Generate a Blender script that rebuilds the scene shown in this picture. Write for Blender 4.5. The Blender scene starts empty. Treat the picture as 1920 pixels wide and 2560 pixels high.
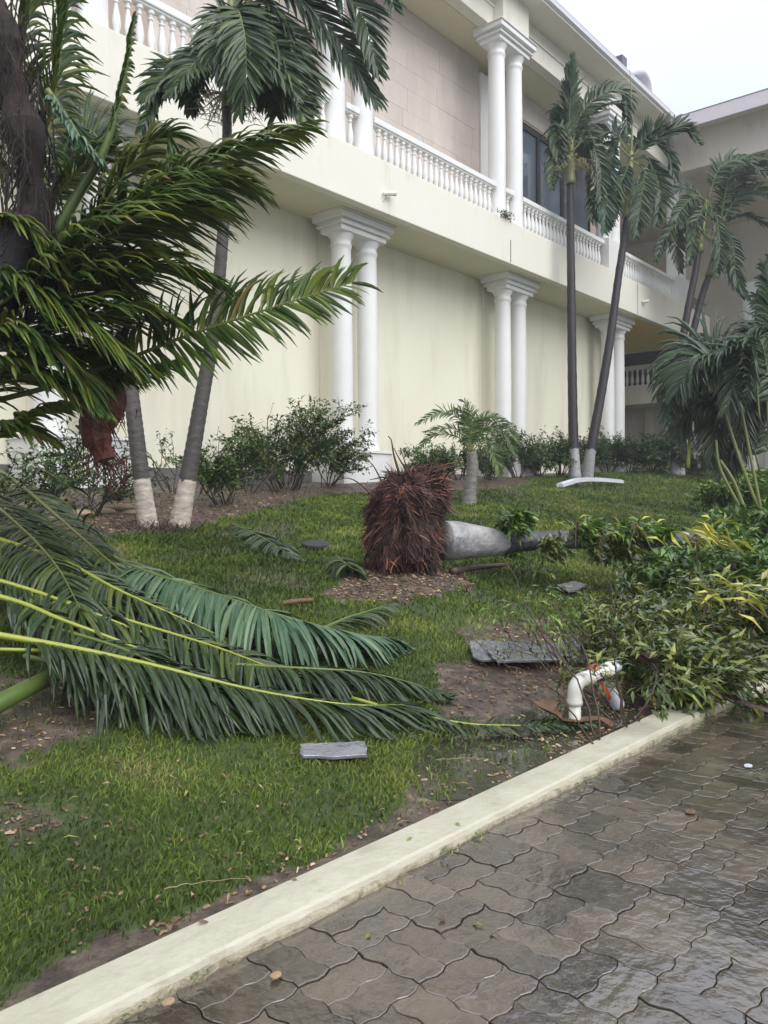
import bpy, math, random
import numpy as np
from mathutils import Vector, Matrix, noise as mnoise

random.seed(7)
rng = np.random.default_rng(11)
sc = bpy.context.scene
col = sc.collection
R_ = math.radians

# ------------------------------------------------------------------ camera
EYE = 1.2
FPX = 2000.0
yaw = math.atan(1700/2000.0)
pitch = math.atan(48/2000.0)
roll = 0.008
F0 = Vector((math.cos(yaw), math.sin(yaw), 0))
Z_ = Vector((0, 0, 1))
CF = (F0*math.cos(pitch) - Z_*math.sin(pitch)).normalized()
CU0 = (F0*math.sin(pitch) + Z_*math.cos(pitch)).normalized()
CR0 = Vector((math.sin(yaw), -math.cos(yaw), 0))
CU = (CU0*math.cos(roll) + CR0*math.sin(roll)).normalized()
CR = (CR0*math.cos(roll) - CU0*math.sin(roll)).normalized()
CP = Vector((0, 0, EYE))
camd = bpy.data.cameras.new('camera')
cam = bpy.data.objects.new('camera', camd)
col.objects.link(cam)
m = Matrix((CR, CU, -CF)).transposed().to_4x4()
m.translation = CP
cam.matrix_world = m
camd.sensor_fit = 'HORIZONTAL'
camd.sensor_width = 36.0
camd.lens = 36.0*FPX/1920.0
camd.clip_end = 2000
camd.clip_start = 0.05
sc.camera = cam

# ------------------------------------------------------------------ world, sun, exposure
SUN_EL, SUN_AZ = R_(44), R_(-98)      # azimuth measured from +X towards +Y
w = bpy.data.worlds.new("World")
sc.world = w
w.use_nodes = True
nt = w.node_tree
nt.nodes.clear()
out = nt.nodes.new('ShaderNodeOutputWorld')
bg = nt.nodes.new('ShaderNodeBackground')
sky = nt.nodes.new('ShaderNodeTexSky')
sky.sky_type = 'NISHITA'
sky.sun_disc = False
sky.sun_elevation = SUN_EL
sky.sun_rotation = R_(90) - SUN_AZ
sky.dust_density = 4.0
sky.air_density = 1.5
tc = nt.nodes.new('ShaderNodeTexCoord')
mp = nt.nodes.new('ShaderNodeMapping')
mp.inputs['Scale'].default_value = (1.0, 1.0, 2.2)
nz = nt.nodes.new('ShaderNodeTexNoise')
nz.inputs['Scale'].default_value = 1.6
nz.inputs['Detail'].default_value = 4
nz.inputs['Roughness'].default_value = 0.5
cr = nt.nodes.new('ShaderNodeValToRGB')
cr.color_ramp.elements[0].position = 0.25
cr.color_ramp.elements[0].color = (5.6, 6.05, 7.2, 1)
cr.color_ramp.elements[1].position = 0.75
cr.color_ramp.elements[1].color = (6.5, 6.8, 7.5, 1)
mx = nt.nodes.new('ShaderNodeMix')
mx.data_type = 'RGBA'
mx.inputs['Factor'].default_value = 0.93
nt.links.new(tc.outputs['Generated'], mp.inputs['Vector'])
nt.links.new(mp.outputs['Vector'], nz.inputs['Vector'])
nt.links.new(nz.outputs['Fac'], cr.inputs['Fac'])
nt.links.new(sky.outputs['Color'], mx.inputs[6])
nt.links.new(cr.outputs['Color'], mx.inputs[7])
# smooth overcast gradation: an even cloud deck is brightest overhead
sx = nt.nodes.new('ShaderNodeSeparateXYZ'); nt.links.new(tc.outputs['Generated'], sx.inputs['Vector'])
mr = nt.nodes.new('ShaderNodeMapRange'); mr.inputs['From Min'].default_value = 0; mr.inputs['From Max'].default_value = 1
mr.inputs['To Min'].default_value = .55; mr.inputs['To Max'].default_value = 1.55
nt.links.new(sx.outputs['Z'], mr.inputs['Value'])
vm = nt.nodes.new('ShaderNodeVectorMath'); vm.operation = 'SCALE'
nt.links.new(mx.outputs[2], vm.inputs[0]); nt.links.new(mr.outputs['Result'], vm.inputs['Scale'])
nt.links.new(vm.outputs['Vector'], bg.inputs['Color'])
bg.inputs['Strength'].default_value = 0.10
nt.links.new(bg.outputs['Background'], out.inputs['Surface'])

sd = bpy.data.lights.new('sun', 'SUN')
sd.energy = 1.5
sd.angle = R_(60)
sd.color = (1.0, 0.975, 0.94)
so = bpy.data.objects.new('sun', sd)
col.objects.link(so)
sv = Vector((math.cos(SUN_EL)*math.cos(SUN_AZ), math.cos(SUN_EL)*math.sin(SUN_AZ), math.sin(SUN_EL)))
so.rotation_euler = sv.to_track_quat('Z', 'Y').to_euler()
so.location = (0, 0, 30)
vs = sc.view_settings
vs.view_transform = 'Standard'
vs.look = 'None'
vs.exposure = 0.84
vs.gamma = 1.0
vs.use_curve_mapping = False

# ------------------------------------------------------------------ helpers: rays, terrain
def ray(u, v):
    return (CF + CR*((u-960)/FPX) + CU*((1280-v)/FPX))
def W(u, v, Z):
    return CP + ray(u, v)*Z
def onY(u, v, Y):
    d = ray(u, v); return CP + d*(Y/d.y)
def onX(u, v, X):
    d = ray(u, v); return CP + d*(X/d.x)
def onZ(u, v, z):
    d = ray(u, v); return CP + d*((z-EYE)/d.z)

KERB = [(-6, 2.35), (-3, 2.12), (0.81, 1.824), (2.05, 1.745), (4.03, 1.63), (4.91, 1.54), (5.73, 1.508), (9, 1.36), (14, 1.1), (22, .7), (34, .1)]
def kerbY(x):
    return float(np.interp(x, [p[0] for p in KERB], [p[1] for p in KERB]))
def sstep(a, b, x):
    t = min(1, max(0, (x-a)/(b-a))); return t*t*(3-2*t)
def g(X, Y):
    k = kerbY(X)
    if Y < k: return 0.02
    t = Y-k
    z = 0.028 + 0.163*(math.sqrt(t*t+0.36)-0.6)
    zmax = 1.32
    if z > zmax: z = zmax + (z-zmax)*0.15
    z += 0.032*max(0.0, min(X, 32)-9)*sstep(0, 7.5, t)
    z += 0.012*(mnoise.noise(Vector((X*1.3, Y*1.3, 0)))) * sstep(0, .5, t)
    z += 0.05*(mnoise.noise(Vector((X*.35+5, Y*.35, 3)))) * sstep(0.3, 2, t)
    # mound of torn soil at the foot of the fallen palm
    dx, dy = X-MX, Y-MY
    z += 0.10*math.exp(-(dx*dx/0.8+dy*dy/0.35))
    return z
MX, MY = 1e3, 1e3
def onG(u, v, lift=0.0):
    d = ray(u, v)
    t = 1.5
    while t < 60:
        p = CP + d*t
        if p.z <= g(p.x, p.y)+lift:
            break
        t += 0.05 if t < 12 else 0.1
    lo, hi = t-0.1, t
    for _ in range(18):
        mi = (lo+hi)/2
        p = CP + d*mi
        if p.z <= g(p.x, p.y)+lift: hi = mi
        else: lo = mi
    return CP + d*hi
mm = onG(1080, 1470)
MX, MY = mm.x, mm.y

# ------------------------------------------------------------------ materials
MATS = {}
def ramp(nt, stops):
    r = nt.nodes.new('ShaderNodeValToRGB')
    e = r.color_ramp.elements
    while len(e) < len(stops): e.new(0.5)
    for i, (p, c) in enumerate(stops):
        e[i].position = p; e[i].color = (c[0], c[1], c[2], 1)
    return r
def mat(name, c1, c2=None, scale=6, rough=0.6, bump=0.0, bscale=40, detail=6, spec=0.5, rv=0.0,
        attr=None, attr_stops=None, trans=0.0, vary=0.0, streak=None, dirt=None, coords='Object', metal=0.0, stretch=None, coat=0.0):
    m = bpy.data.materials.new(name); m.use_nodes = True
    nt = m.node_tree; N = nt.nodes; L = nt.links
    b = N['Principled BSDF']
    b.inputs['Specular IOR Level'].default_value = spec
    b.inputs['Metallic'].default_value = metal
    if coat: b.inputs['Coat Weight'].default_value = coat; b.inputs['Coat Roughness'].default_value = 0.13
    if coords == 'World':
        tc = N.new('ShaderNodeNewGeometry'); coords = 'Position'
    else:
        tc = N.new('ShaderNodeTexCoord')
    vec = tc.outputs[coords]
    if stretch:
        mp = N.new('ShaderNodeMapping'); mp.inputs['Scale'].default_value = stretch
        L.new(vec, mp.inputs['Vector']); vec = mp.outputs['Vector']
    nz = N.new('ShaderNodeTexNoise'); nz.inputs['Scale'].default_value = scale; nz.inputs['Detail'].default_value = detail
    nz.inputs['Roughness'].default_value = 0.62
    L.new(vec, nz.inputs['Vector'])
    c2 = c2 or tuple(x*0.75 for x in c1)
    if attr:
        a = N.new('ShaderNodeAttribute'); a.attribute_name = attr
        rp = ramp(nt, attr_stops)
        L.new(a.outputs['Fac'], rp.inputs['Fac'])
        mxx = N.new('ShaderNodeMix'); mxx.data_type = 'RGBA'; mxx.blend_type = 'MULTIPLY'
        mxx.inputs['Factor'].default_value = 1
        rr = ramp(nt, [(0.3, c2), (0.7, c1)])
        L.new(nz.outputs['Fac'], rr.inputs['Fac'])
        L.new(rp.outputs['Color'], mxx.inputs[6]); L.new(rr.outputs['Color'], mxx.inputs[7])
        colout = mxx.outputs[2]
    else:
        rr = ramp(nt, [(0.3, c2), (0.7, c1)])
        L.new(nz.outputs['Fac'], rr.inputs['Fac'])
        colout = rr.outputs['Color']
    if dirt:
        dc, dsc, lo, hi, st = dirt
        n2 = N.new('ShaderNodeTexNoise'); n2.inputs['Scale'].default_value = dsc; n2.inputs['Detail'].default_value = 8
        n2.inputs['Roughness'].default_value = 0.7
        mp2 = N.new('ShaderNodeMapping'); mp2.inputs['Scale'].default_value = st
        L.new(tc.outputs[coords], mp2.inputs['Vector']); L.new(mp2.outputs['Vector'], n2.inputs['Vector'])
        mr = N.new('ShaderNodeMapRange'); mr.inputs['From Min'].default_value = lo; mr.inputs['From Max'].default_value = hi
        L.new(n2.outputs['Fac'], mr.inputs['Value'])
        mxd = N.new('ShaderNodeMix'); mxd.data_type = 'RGBA'
        L.new(mr.outputs['Result'], mxd.inputs['Factor'])
        L.new(colout, mxd.inputs[6]); mxd.inputs[7].default_value = (*dc, 1)
        colout = mxd.outputs[2]
    if vary:
        oi = N.new('ShaderNodeObjectInfo')
        hs = N.new('ShaderNodeHueSaturation')
        m1 = N.new('ShaderNodeMapRange'); m1.inputs['To Min'].default_value = 1-vary; m1.inputs['To Max'].default_value = 1+vary
        L.new(oi.outputs['Random'], m1.inputs['Value']); L.new(m1.outputs['Result'], hs.inputs['Value'])
        L.new(colout, hs.inputs['Color']); colout = hs.outputs['Color']
    L.new(colout, b.inputs['Base Color'])
    if rv:
        m2 = N.new('ShaderNodeMapRange'); m2.inputs['From Min'].default_value = .3; m2.inputs['From Max'].default_value = .7
        m2.inputs['To Min'].default_value = max(.03, rough-rv); m2.inputs['To Max'].default_value = min(1, rough+rv)
        L.new(nz.outputs['Fac'], m2.inputs['Value']); L.new(m2.outputs['Result'], b.inputs['Roughness'])
    else:
        b.inputs['Roughness'].default_value = rough
    if bump:
        n3 = N.new('ShaderNodeTexNoise'); n3.inputs['Scale'].default_value = bscale; n3.inputs['Detail'].default_value = 5
        L.new(vec, n3.inputs['Vector'])
        bp = N.new('ShaderNodeBump'); bp.inputs['Strength'].default_value = bump; bp.inputs['Distance'].default_value = 0.02
        L.new(n3.outputs['Fac'], bp.inputs['Height']); L.new(bp.outputs['Normal'], b.inputs['Normal'])
        if coat: L.new(bp.outputs['Normal'], b.inputs['Coat Normal'])
    if trans:
        tr = N.new('ShaderNodeBsdfTranslucent'); L.new(colout, tr.inputs['Color'])
        ms = N.new('ShaderNodeMixShader'); ms.inputs['Fac'].default_value = trans
        L.new(b.outputs['BSDF'], ms.inputs[1]); L.new(tr.outputs['BSDF'], ms.inputs[2])
        L.new(ms.outputs['Shader'], N['Material Output'].inputs['Surface'])
    MATS[name] = m
    return m

M_wall = mat('cream_wall_paint', (.81, .785, .65), (.775, .74, .595), scale=.5, rough=.7, bump=.10, bscale=60, dirt=((.60, .56, .45), 1.1, .50, .80, (1, 1, .12)))
M_fascia = mat('cream_fascia_paint', (.78, .76, .665), (.745, .72, .62), scale=.6, rough=.65, bump=.05, bscale=50, dirt=((.54, .52, .44), 1.6, .55, .85, (1.2, 1, .2)))
M_soffit = mat('soffit_paint', (.70, .66, .50), (.66, .62, .46), scale=.7, rough=.8)
M_warmglow = mat('painted_warm_glow_soffit', (.86, .62, .22), (.80, .58, .22), scale=.7, rough=.8)  # warm light on the porch ceiling, put into its base colour as ochre
M_white = mat('white_column_paint', (.80, .80, .79), (.75, .75, .73), scale=2, rough=.55, bump=.15, bscale=130, dirt=((.55, .53, .47), 2.5, .55, .88, (1, 1, .15)))
M_grout = mat('stone_backing', (.46, .38, .32), (.42, .35, .30), scale=3, rough=.85)
M_stone = mat('pink_limestone', (.60, .53, .475), (.56, .49, .43), scale=1.1, rough=.7, bump=.12, bscale=60, vary=.035, dirt=((.68, .63, .58), .9, .48, .72, (1, 1, .35)), coords='World')
M_frame = mat('dark_window_frame', (.035, .028, .028), (.03, .025, .025), rough=.4)
M_glass = mat('window_glass', (.10, .13, .17), (.09, .12, .15), scale=.5, rough=.04, spec=.9)
M_gutter = mat('white_gutter_metal', (.80, .80, .84), (.75, .76, .82), rough=.4)
M_rooft = mat('roof_covering', (.16, .16, .17), rough=.7, bump=.2)
M_dark = mat('painted_opening_shade', (.05, .045, .04), rough=.8)  # near-black colour stands in for the shade inside an opening
M_wing = mat('beige_wing_paint', (.78, .72, .62), (.74, .68, .58), scale=.4, rough=.8, dirt=((.38, .34, .28), .5, .5, .9, (1, 1, .5)))
M_kerb = mat('cream_kerb_paint', (.50, .475, .375), (.42, .395, .30), scale=5, rough=.40, rv=.12, bump=.22, bscale=40, dirt=((.30, .27, .20), 6, .56, .80, (1, 1, 1)))
M_kerbr = mat('bare_kerb_concrete', (.40, .355, .25), (.27, .235, .17), scale=14, rough=.5, bump=.8, bscale=35, dirt=((.06, .07, .02), 8, .55, .7, (1, 1, 1)))
M_paver = mat('wet_grey_paver', (.112, .086, .060), (.055, .043, .032), scale=4, rough=.18, rv=.12, bump=.24, bscale=18, vary=.38, dirt=((.034, .032, .027), 7, .52, .75, (1, 1, 1)), spec=1.0, coat=1.0, coords='World')
M_joint = mat('wet_joint_sand', (.03, .027, .022), (.02, .018, .015), scale=20, rough=.12, rv=.08, bump=.4, bscale=60)
M_trunk = mat('grey_palm_bark', (.105, .090, .082), (.045, .038, .036), scale=9, rough=.55, bump=.6, bscale=45, attr='paint', attr_stops=[(0.45, (1, 1, 1)), (.55, (6.4, 6.6, 6.0))], stretch=(1, 1, 3))
M_trunkd = mat('dark_wet_palm_bark', (.042, .033, .037), (.020, .016, .019), scale=14, rough=.45, bump=.6, bscale=45, attr='paint', attr_stops=[(0.45, (1, 1, 1)), (.55, (12, 15, 13))], stretch=(1, 1, 3))
M_shaft = mat('green_crown_shaft', (.21, .235, .085), (.14, .17, .06), scale=5, rough=.35, stretch=(1, 1, .3))
M_fibre = mat('brown_palm_fibre', (.050, .028, .024), (.016, .010, .010), scale=20, rough=.8, bump=1.0, bscale=40, stretch=(3, 3, .5))
M_root = mat('torn_root_bark', (.115, .052, .038), (.040, .019, .017), scale=5, rough=.75, attr='rnd', attr_stops=[(0, (.35, .32, .36)), (.5, (.8, .75, .78)), (.8, (1.4, 1.3, 1.15)), (.9, (2.6, 2.3, 1.8)), (1, (4.2, 3.8, 3.0))])
M_rootc = mat('root_ball_soil', (.085, .048, .036), (.022, .013, .012), scale=9, rough=.9, bump=1.0, bscale=18, dirt=((.20, .13, .085), 6, .60, .78, (1, 1, 1)))
def leafmat(name, stops, rough=.33, trans=.12, c1=(1.1, 1.1, 1.1), c2=(.75, .78, .75), sp=.5):
    return mat(name, c1, c2, scale=2.0, rough=rough, attr='rnd', attr_stops=stops, trans=trans, spec=sp, rv=.08)
M_coco = leafmat('wet_coconut_leaf', [(0, (.042, .078, .018)), (.45, (.085, .142, .026)), (.8, (.145, .20, .034)), (.93, (.22, .24, .035)), (1, (.24, .16, .06))], rough=.36, sp=.38, trans=.24)
M_pleaf = leafmat('palm_leaf', [(0, (.026, .052, .020)), (.6, (.044, .086, .028)), (1, (.11, .15, .04))], rough=.36)
M_fallen = leafmat('rain_soaked_fallen_leaf', [(0, (.018, .036, .012)), (.5, (.036, .068, .016)), (.85, (.070, .105, .022)), (1, (.15, .16, .03))], rough=.34, sp=.5)
M_sheen = leafmat('painted_sheen_leaf', [(0, (.045, .10, .050)), (.6, (.075, .145, .070)), (1, (.16, .22, .11))], rough=.34, sp=.55)  # paler leaf colour with the sheen of wet fronds painted in
M_rib = mat('yellow_green_midrib', (.34, .36, .055), (.22, .27, .04), scale=4, rough=.35)
M_ribd = mat('olive_midrib', (.15, .18, .035), (.10, .13, .03), scale=4, rough=.38)
M_petiole = mat('green_petiole', (.11, .16, .035), (.07, .11, .025), scale=4, rough=.35)
M_shrub = leafmat('shrub_leaf', [(0, (.030, .062, .018)), (.6, (.066, .125, .030)), (1, (.16, .23, .045))], rough=.38)
M_bright = leafmat('bright_green_leaf', [(0, (.030, .075, .014)), (.5, (.080, .165, .024)), (.8, (.16, .28, .03)), (1, (.36, .44, .05))], rough=.28, trans=.25, sp=.7)
M_mixed = leafmat('broken_tree_leaf', [(0, (.030, .052, .012)), (.45, (.075, .118, .020)), (.8, (.14, .185, .028)), (1, (.30, .29, .05))], rough=.28, sp=.7)
M_yellow = leafmat('yellow_croton_leaf', [(0, (.16, .22, .03)), (.5, (.42, .42, .05)), (1, (.62, .55, .12))], rough=.38, trans=.2)
M_twig = mat('brown_twig', (.085, .055, .038), (.04, .028, .022), scale=20, rough=.6)
M_twigr = mat('wet_reddish_twig', (.10, .05, .035), (.05, .028, .02), scale=20, rough=.5)
M_dry = mat('dry_brown_leaf', (.20, .11, .06), (.09, .05, .03), scale=8, rough=.55, bump=.5)
M_flower = mat('tan_flower_stalk', (.30, .27, .13), (.22, .20, .09), scale=8, rough=.7)
M_flowerw = mat('pale_flower_stalk', (.42, .40, .28), (.34, .32, .2), scale=8, rough=.7)
M_slate = mat('wet_grey_tile', (.21, .22, .25), (.12, .125, .145), scale=7, rough=.14, rv=.10, bump=.5, bscale=16, spec=1.0, coat=1.0)
M_pvc = mat('white_pvc', (.76, .75, .68), (.68, .67, .58), scale=6, rough=.25, dirt=((.40, .37, .28), 6, .6, .8, (1, 1, 1)))
M_orange = mat('orange_cap', (.50, .14, .05), rough=.45)
M_red = mat('red_plastic', (.62, .06, .03), rough=.4)
M_plastic = mat('pale_plastic', (.62, .64, .70), (.5, .52, .6), rough=.2, scale=9)
M_metal = mat('fallen_gutter_metal', (.62, .64, .68), (.5, .52, .56), rough=.25, metal=.2)
M_lid = mat('dark_plastic_lid', (.035, .038, .05), (.025, .028, .035), rough=.5)
M_rock = mat('tan_rock', (.36, .28, .17), (.22, .17, .11), scale=6, rough=.6, bump=.8, bscale=14, vary=.2)
M_chip = mat('mulch_chip', (.5, .42, .32), (.10, .07, .05), scale=3, rough=.6, attr='rnd', attr_stops=[(0, (.35, .26, .20)), (.6, (.70, .54, .40)), (1, (1.5, 1.35, 1.1))])

def ground_mat():
    m = bpy.data.materials.new('lawn_soil'); m.use_nodes = True
    nt = m.node_tree; N = nt.nodes; L = nt.links; b = N['Principled BSDF']
    tc = N.new('ShaderNodeTexCoord')
    a = N.new('ShaderNodeAttribute'); a.attribute_name = 'soil'
    n1 = N.new('ShaderNodeTexNoise'); n1.inputs['Scale'].default_value = 9; n1.inputs['Detail'].default_value = 9; n1.inputs['Roughness'].default_value = .7
    n2 = N.new('ShaderNodeTexNoise'); n2.inputs['Scale'].default_value = 3; n2.inputs['Detail'].default_value = 8; n2.inputs['Roughness'].default_value = .7
    L.new(tc.outputs['Object'], n1.inputs['Vector']); L.new(tc.outputs['Object'], n2.inputs['Vector'])
    g1 = ramp(nt, [(.3, (.028, .042, .012)), (.55, (.055, .085, .018)), (.75, (.085, .085, .032))])
    s1 = ramp(nt, [(.32, (.030, .022, .017)), (.46, (.070, .050, .038)), (.58, (.13, .098, .074)), (.70, (.26, .205, .15))])
    L.new(n1.outputs['Fac'], g1.inputs['Fac']); L.new(n1.outputs['Fac'], s1.inputs['Fac'])
    ad = N.new('ShaderNodeMath'); ad.operation = 'ADD'
    sb = N.new('ShaderNodeMath'); sb.operation = 'MULTIPLY_ADD'; sb.inputs[1].default_value = .9; sb.inputs[2].default_value = -.45
    L.new(n2.outputs['Fac'], sb.inputs[0]); L.new(a.outputs['Fac'], ad.inputs[0]); L.new(sb.outputs[0], ad.inputs[1])
    mr = N.new('ShaderNodeMapRange'); mr.inputs['From Min'].default_value = .35; mr.inputs['From Max'].default_value = .65
    L.new(ad.outputs[0], mr.inputs['Value'])
    mx = N.new('ShaderNodeMix'); mx.data_type = 'RGBA'
    L.new(mr.outputs['Result'], mx.inputs['Factor']); L.new(g1.outputs['Color'], mx.inputs[6]); L.new(s1.outputs['Color'], mx.inputs[7])
    L.new(mx.outputs[2], b.inputs['Base Color'])
    b.inputs['Roughness'].default_value = .5
    bp = N.new('ShaderNodeBump'); bp.inputs['Strength'].default_value = .9; bp.inputs['Distance'].default_value = .03
    L.new(n1.outputs['Fac'], bp.inputs['Height']); L.new(bp.outputs['Normal'], b.inputs['Normal'])
    return m
M_ground = ground_mat()
M_litter = leafmat('storm_litter_leaf', [(0, (.03, .07, .015)), (.45, (.08, .16, .03)), (.6, (.30, .32, .05)), (.75, (.22, .12, .05)), (1, (.45, .33, .18))], rough=.35)
M_grass = leafmat('lawn_blade', [(0, (.045, .070, .014)), (.3, (.085, .135, .022)), (.65, (.165, .225, .040)), (.88, (.26, .30, .065)), (1, (.32, .26, .13))], rough=.5, trans=.25, sp=.22)

# ------------------------------------------------------------------ helpers: meshes
class MB:
    def __init__(s): s.v = []; s.f = []; s.r = []; s.p = []
    def add(s, vs, fs, r=0.5, p=None):
        o = len(s.v); s.v.extend([tuple(x) for x in vs]); s.f.extend([tuple(i+o for i in f) for f in fs])
        s.r.extend([r]*len(vs)); s.p.extend(p if p is not None else [0.0]*len(vs))
    def box(s, x0, x1, y0, y1, z0, z1, r=.5):
        s.add([(x0,y0,z0),(x1,y0,z0),(x1,y1,z0),(x0,y1,z0),(x0,y0,z1),(x1,y0,z1),(x1,y1,z1),(x0,y1,z1)],
              [(0,3,2,1),(4,5,6,7),(0,1,5,4),(1,2,6,5),(2,3,7,6),(3,0,4,7)], r)
    def tube(s, pts, rad, n=8, r=.5, paint=None, cap=True):
        pts = [Vector(p) for p in pts]
        if not hasattr(rad, '__len__'): rad = [rad]*len(pts)
        vs = []; fs = []; pp = []
        T0 = (pts[1]-pts[0]).normalized()
        a = Vector((0, 0, 1)) if abs(T0.z) < .9 else Vector((1, 0, 0))
        A = T0.cross(a).normalized()
        for i, p in enumerate(pts):
            T = ((pts[min(i+1, len(pts)-1)]-pts[max(i-1, 0)])).normalized()
            A = (A - T*A.dot(T)).normalized(); B = T.cross(A)
            for k in range(n):
                an = 2*math.pi*k/n
                vs.append(p + (A*math.cos(an)+B*math.sin(an))*rad[i])
                pp.append(paint[i] if paint else 0.0)
        for i in range(len(pts)-1):
            for k in range(n):
                k2 = (k+1) % n
                fs.append((i*n+k, i*n+k2, (i+1)*n+k2, (i+1)*n+k))
        if cap:
            fs.append(tuple(range(n))[::-1]); fs.append(tuple((len(pts)-1)*n+k for k in range(n)))
        s.add(vs, fs, r, pp)
    def lathe(s, c, prof, n=20, r=.5):
        vs = []; fs = []
        for (rr, z) in prof:
            for k in range(n):
                an = 2*math.pi*k/n
                vs.append((c[0]+rr*math.cos(an), c[1]+rr*math.sin(an), c[2]+z))
        m = len(prof)
        for i in range(m-1):
            for k in range(n):
                k2 = (k+1) % n
                fs.append((i*n+k, i*n+k2, (i+1)*n+k2, (i+1)*n+k))
        fs.append(tuple(range(n))[::-1]); fs.append(tuple((m-1)*n+k for k in range(n)))
        s.add(vs, fs, r)
    def mesh(s, name, smooth=False):
        me = bpy.data.meshes.new(name)
        me.from_pydata(s.v, [], s.f)
        at = me.attributes.new('rnd', 'FLOAT', 'POINT'); at.data.foreach_set('value', s.r)
        at = me.attributes.new('paint', 'FLOAT', 'POINT'); at.data.foreach_set('value', s.p)
        if smooth: me.shade_smooth()
        me.update()
        return me
    def build(s, name, m, parent=None, smooth=False, kind=None, loc=None, label=None):
        me = s.mesh(name, smooth)
        me.materials.append(m)
        o = bpy.data.objects.new(name, me); col.objects.link(o)
        if parent is not None:
            o.parent = parent
            o.matrix_parent_inverse = parent.matrix_basis.inverted()
        if loc is not None: o.location = loc
        if kind: o['kind'] = kind
        if label: o['label'] = label
        return o
def recenter(o):
    me = o.data
    co = np.zeros(len(me.vertices)*3, dtype=np.float32); me.vertices.foreach_get('co', co); co = co.reshape(-1, 3)
    c = (co.min(0)+co.max(0))/2; c[2] = co[:, 2].min()
    co -= c; me.vertices.foreach_set('co', co.ravel()); me.update()
    o.location = Vector([float(x) for x in c])
def tag(o, label=None, cat=None, group=None, kind=None):
    if label: o['label'] = label
    if cat: o['category'] = cat
    if group: o['group'] = group
    if kind: o['kind'] = kind
    return o
def empty(name, loc, label, cat, group=None):
    o = bpy.data.objects.new(name, None); o.empty_display_size = .2
    col.objects.link(o); o.location = loc
    return tag(o, label, cat, group)
def copy_part(o, parent, loc=None):
    c = o.copy(); col.objects.link(c); c.parent = parent
    c.matrix_parent_inverse = o.matrix_parent_inverse
    if loc is not None: c.location = loc
    return c
def smooth_path(P, n):
    """Catmull-Rom through points"""
    P = [Vector(p) for p in P]
    if len(P) == 2: return [P[0].lerp(P[1], i/(n-1)) for i in range(n)]
    Q = [P[0]*2-P[1]] + P + [P[-1]*2-P[-2]]
    seg = len(P)-1
    L = [(P[i+1]-P[i]).length for i in range(seg)]
    tot = sum(L); outp = []
    for i in range(n):
        d = tot*i/(n-1); k = 0
        while k < seg-1 and d > L[k]: d -= L[k]; k += 1
        t = min(1, d/max(L[k], 1e-6))
        p0, p1, p2, p3 = Q[k], Q[k+1], Q[k+2], Q[k+3]
        outp.append(0.5*((2*p1)+(p2-p0)*t+(2*p0-5*p1+4*p2-p3)*t*t+(3*p1-p0-3*p2+p3)*t**3))
    return outp

def frond(parent, P, leaf=.5, lw=.035, n=60, ang=(75, 30), droop=(0, 0, -.35), up=(0, 0, 1), start=.12, vee=.25, rib=.018,
          leafmat=None, ribmat=None, wide=2, seg=5, sides=(1, -1), ground=False, rlo=0, rhi=1, prof=None, jit=.12, name='frond', label=None, drop=.04):
    """one feather leaf: leaflets as one mesh with its midrib as a sub-part"""
    leafmat = leafmat or M_coco; ribmat = ribmat or M_ribd
    path = smooth_path(P, 26)
    up = Vector(up).normalized(); dr = Vector(droop)
    mb = MB()
    def at(t):
        f = t*25; i = min(24, int(f)); return path[i].lerp(path[i+1], f-i), (path[i+1]-path[i]).normalized()
    for s in sides:
        for k in range(n):
            if random.random() < drop: continue
            t = start + (1-start)*(k+random.random()*.5)/n
            t = min(t, .999)
            p, T = at(t)
            Nn = (up - T*up.dot(T))
            if Nn.length < .05: Nn = Vector((1, 0, 0)) - T*T.x
            Nn.normalize(); S = T.cross(Nn)*s
            q = (t-start)/(1-start)
            pf = prof(q) if prof else (min(1, .45+q*2.2) * (1 if q < .55 else max(.22, 1-(q-.55)*1.45)))
            ln = leaf*pf*random.uniform(.82, 1.12)
            a = R_(ang[0]+(ang[1]-ang[0])*q + random.gauss(0, 7))
            ve = vee+random.gauss(0, .12)
            d = (T*math.cos(a) + (S*math.cos(ve)+Nn*math.sin(ve))*math.sin(a)).normalized()
            wv = (T - d*T.dot(d)).normalized()
            tw = random.gauss(0, .35)
            n0 = d.cross(wv); wv = (wv*math.cos(tw)+n0*math.sin(tw)).normalized()
            ws = lw*random.uniform(.8, 1.15)
            dd = dr + Vector((random.gauss(0, jit), random.gauss(0, jit), random.gauss(0, jit)))*.5
            vs = []; fs = []; pos = p.copy()
            wp = [.45, .95, 1.0, .85, .55, .08] if seg == 5 else [.5, 1.0, .95, .65, .06]
            for i in range(seg+1):
                hw = ws*wp[i]*.5
                n1 = d.cross(wv)
                if wide == 2:
                    vs += [pos-wv*hw, pos+n1*hw*.45, pos+wv*hw]
                else:
                    vs += [pos-wv*hw, pos+wv*hw]
                if i < seg:
                    pos = pos + d*(ln/seg)
                    if ground:
                        gz = g(pos.x, pos.y)+.015+random.random()*.02
                        if pos.z < gz: pos.z = gz
                    d = (d + dd*(.35+.35*i)/seg*2).normalized()
                    wv = (wv - d*wv.dot(d)).normalized()
            c = 3 if wide == 2 else 2
            for i in range(seg):
                for j in range(c-1):
                    fs.append((i*c+j, i*c+j+1, (i+1)*c+j+1, (i+1)*c+j))
            mb.add(vs, fs, random.uniform(rlo, rhi)**1.3)
    o = mb.build(name, leafmat, parent, smooth=False, label=label)
    rb = MB()
    rb.tube(path, [rib*(1-.85*(i/25)) for i in range(26)], 5)
    r = rb.build('midrib', ribmat, o, smooth=True)
    return o

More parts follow.
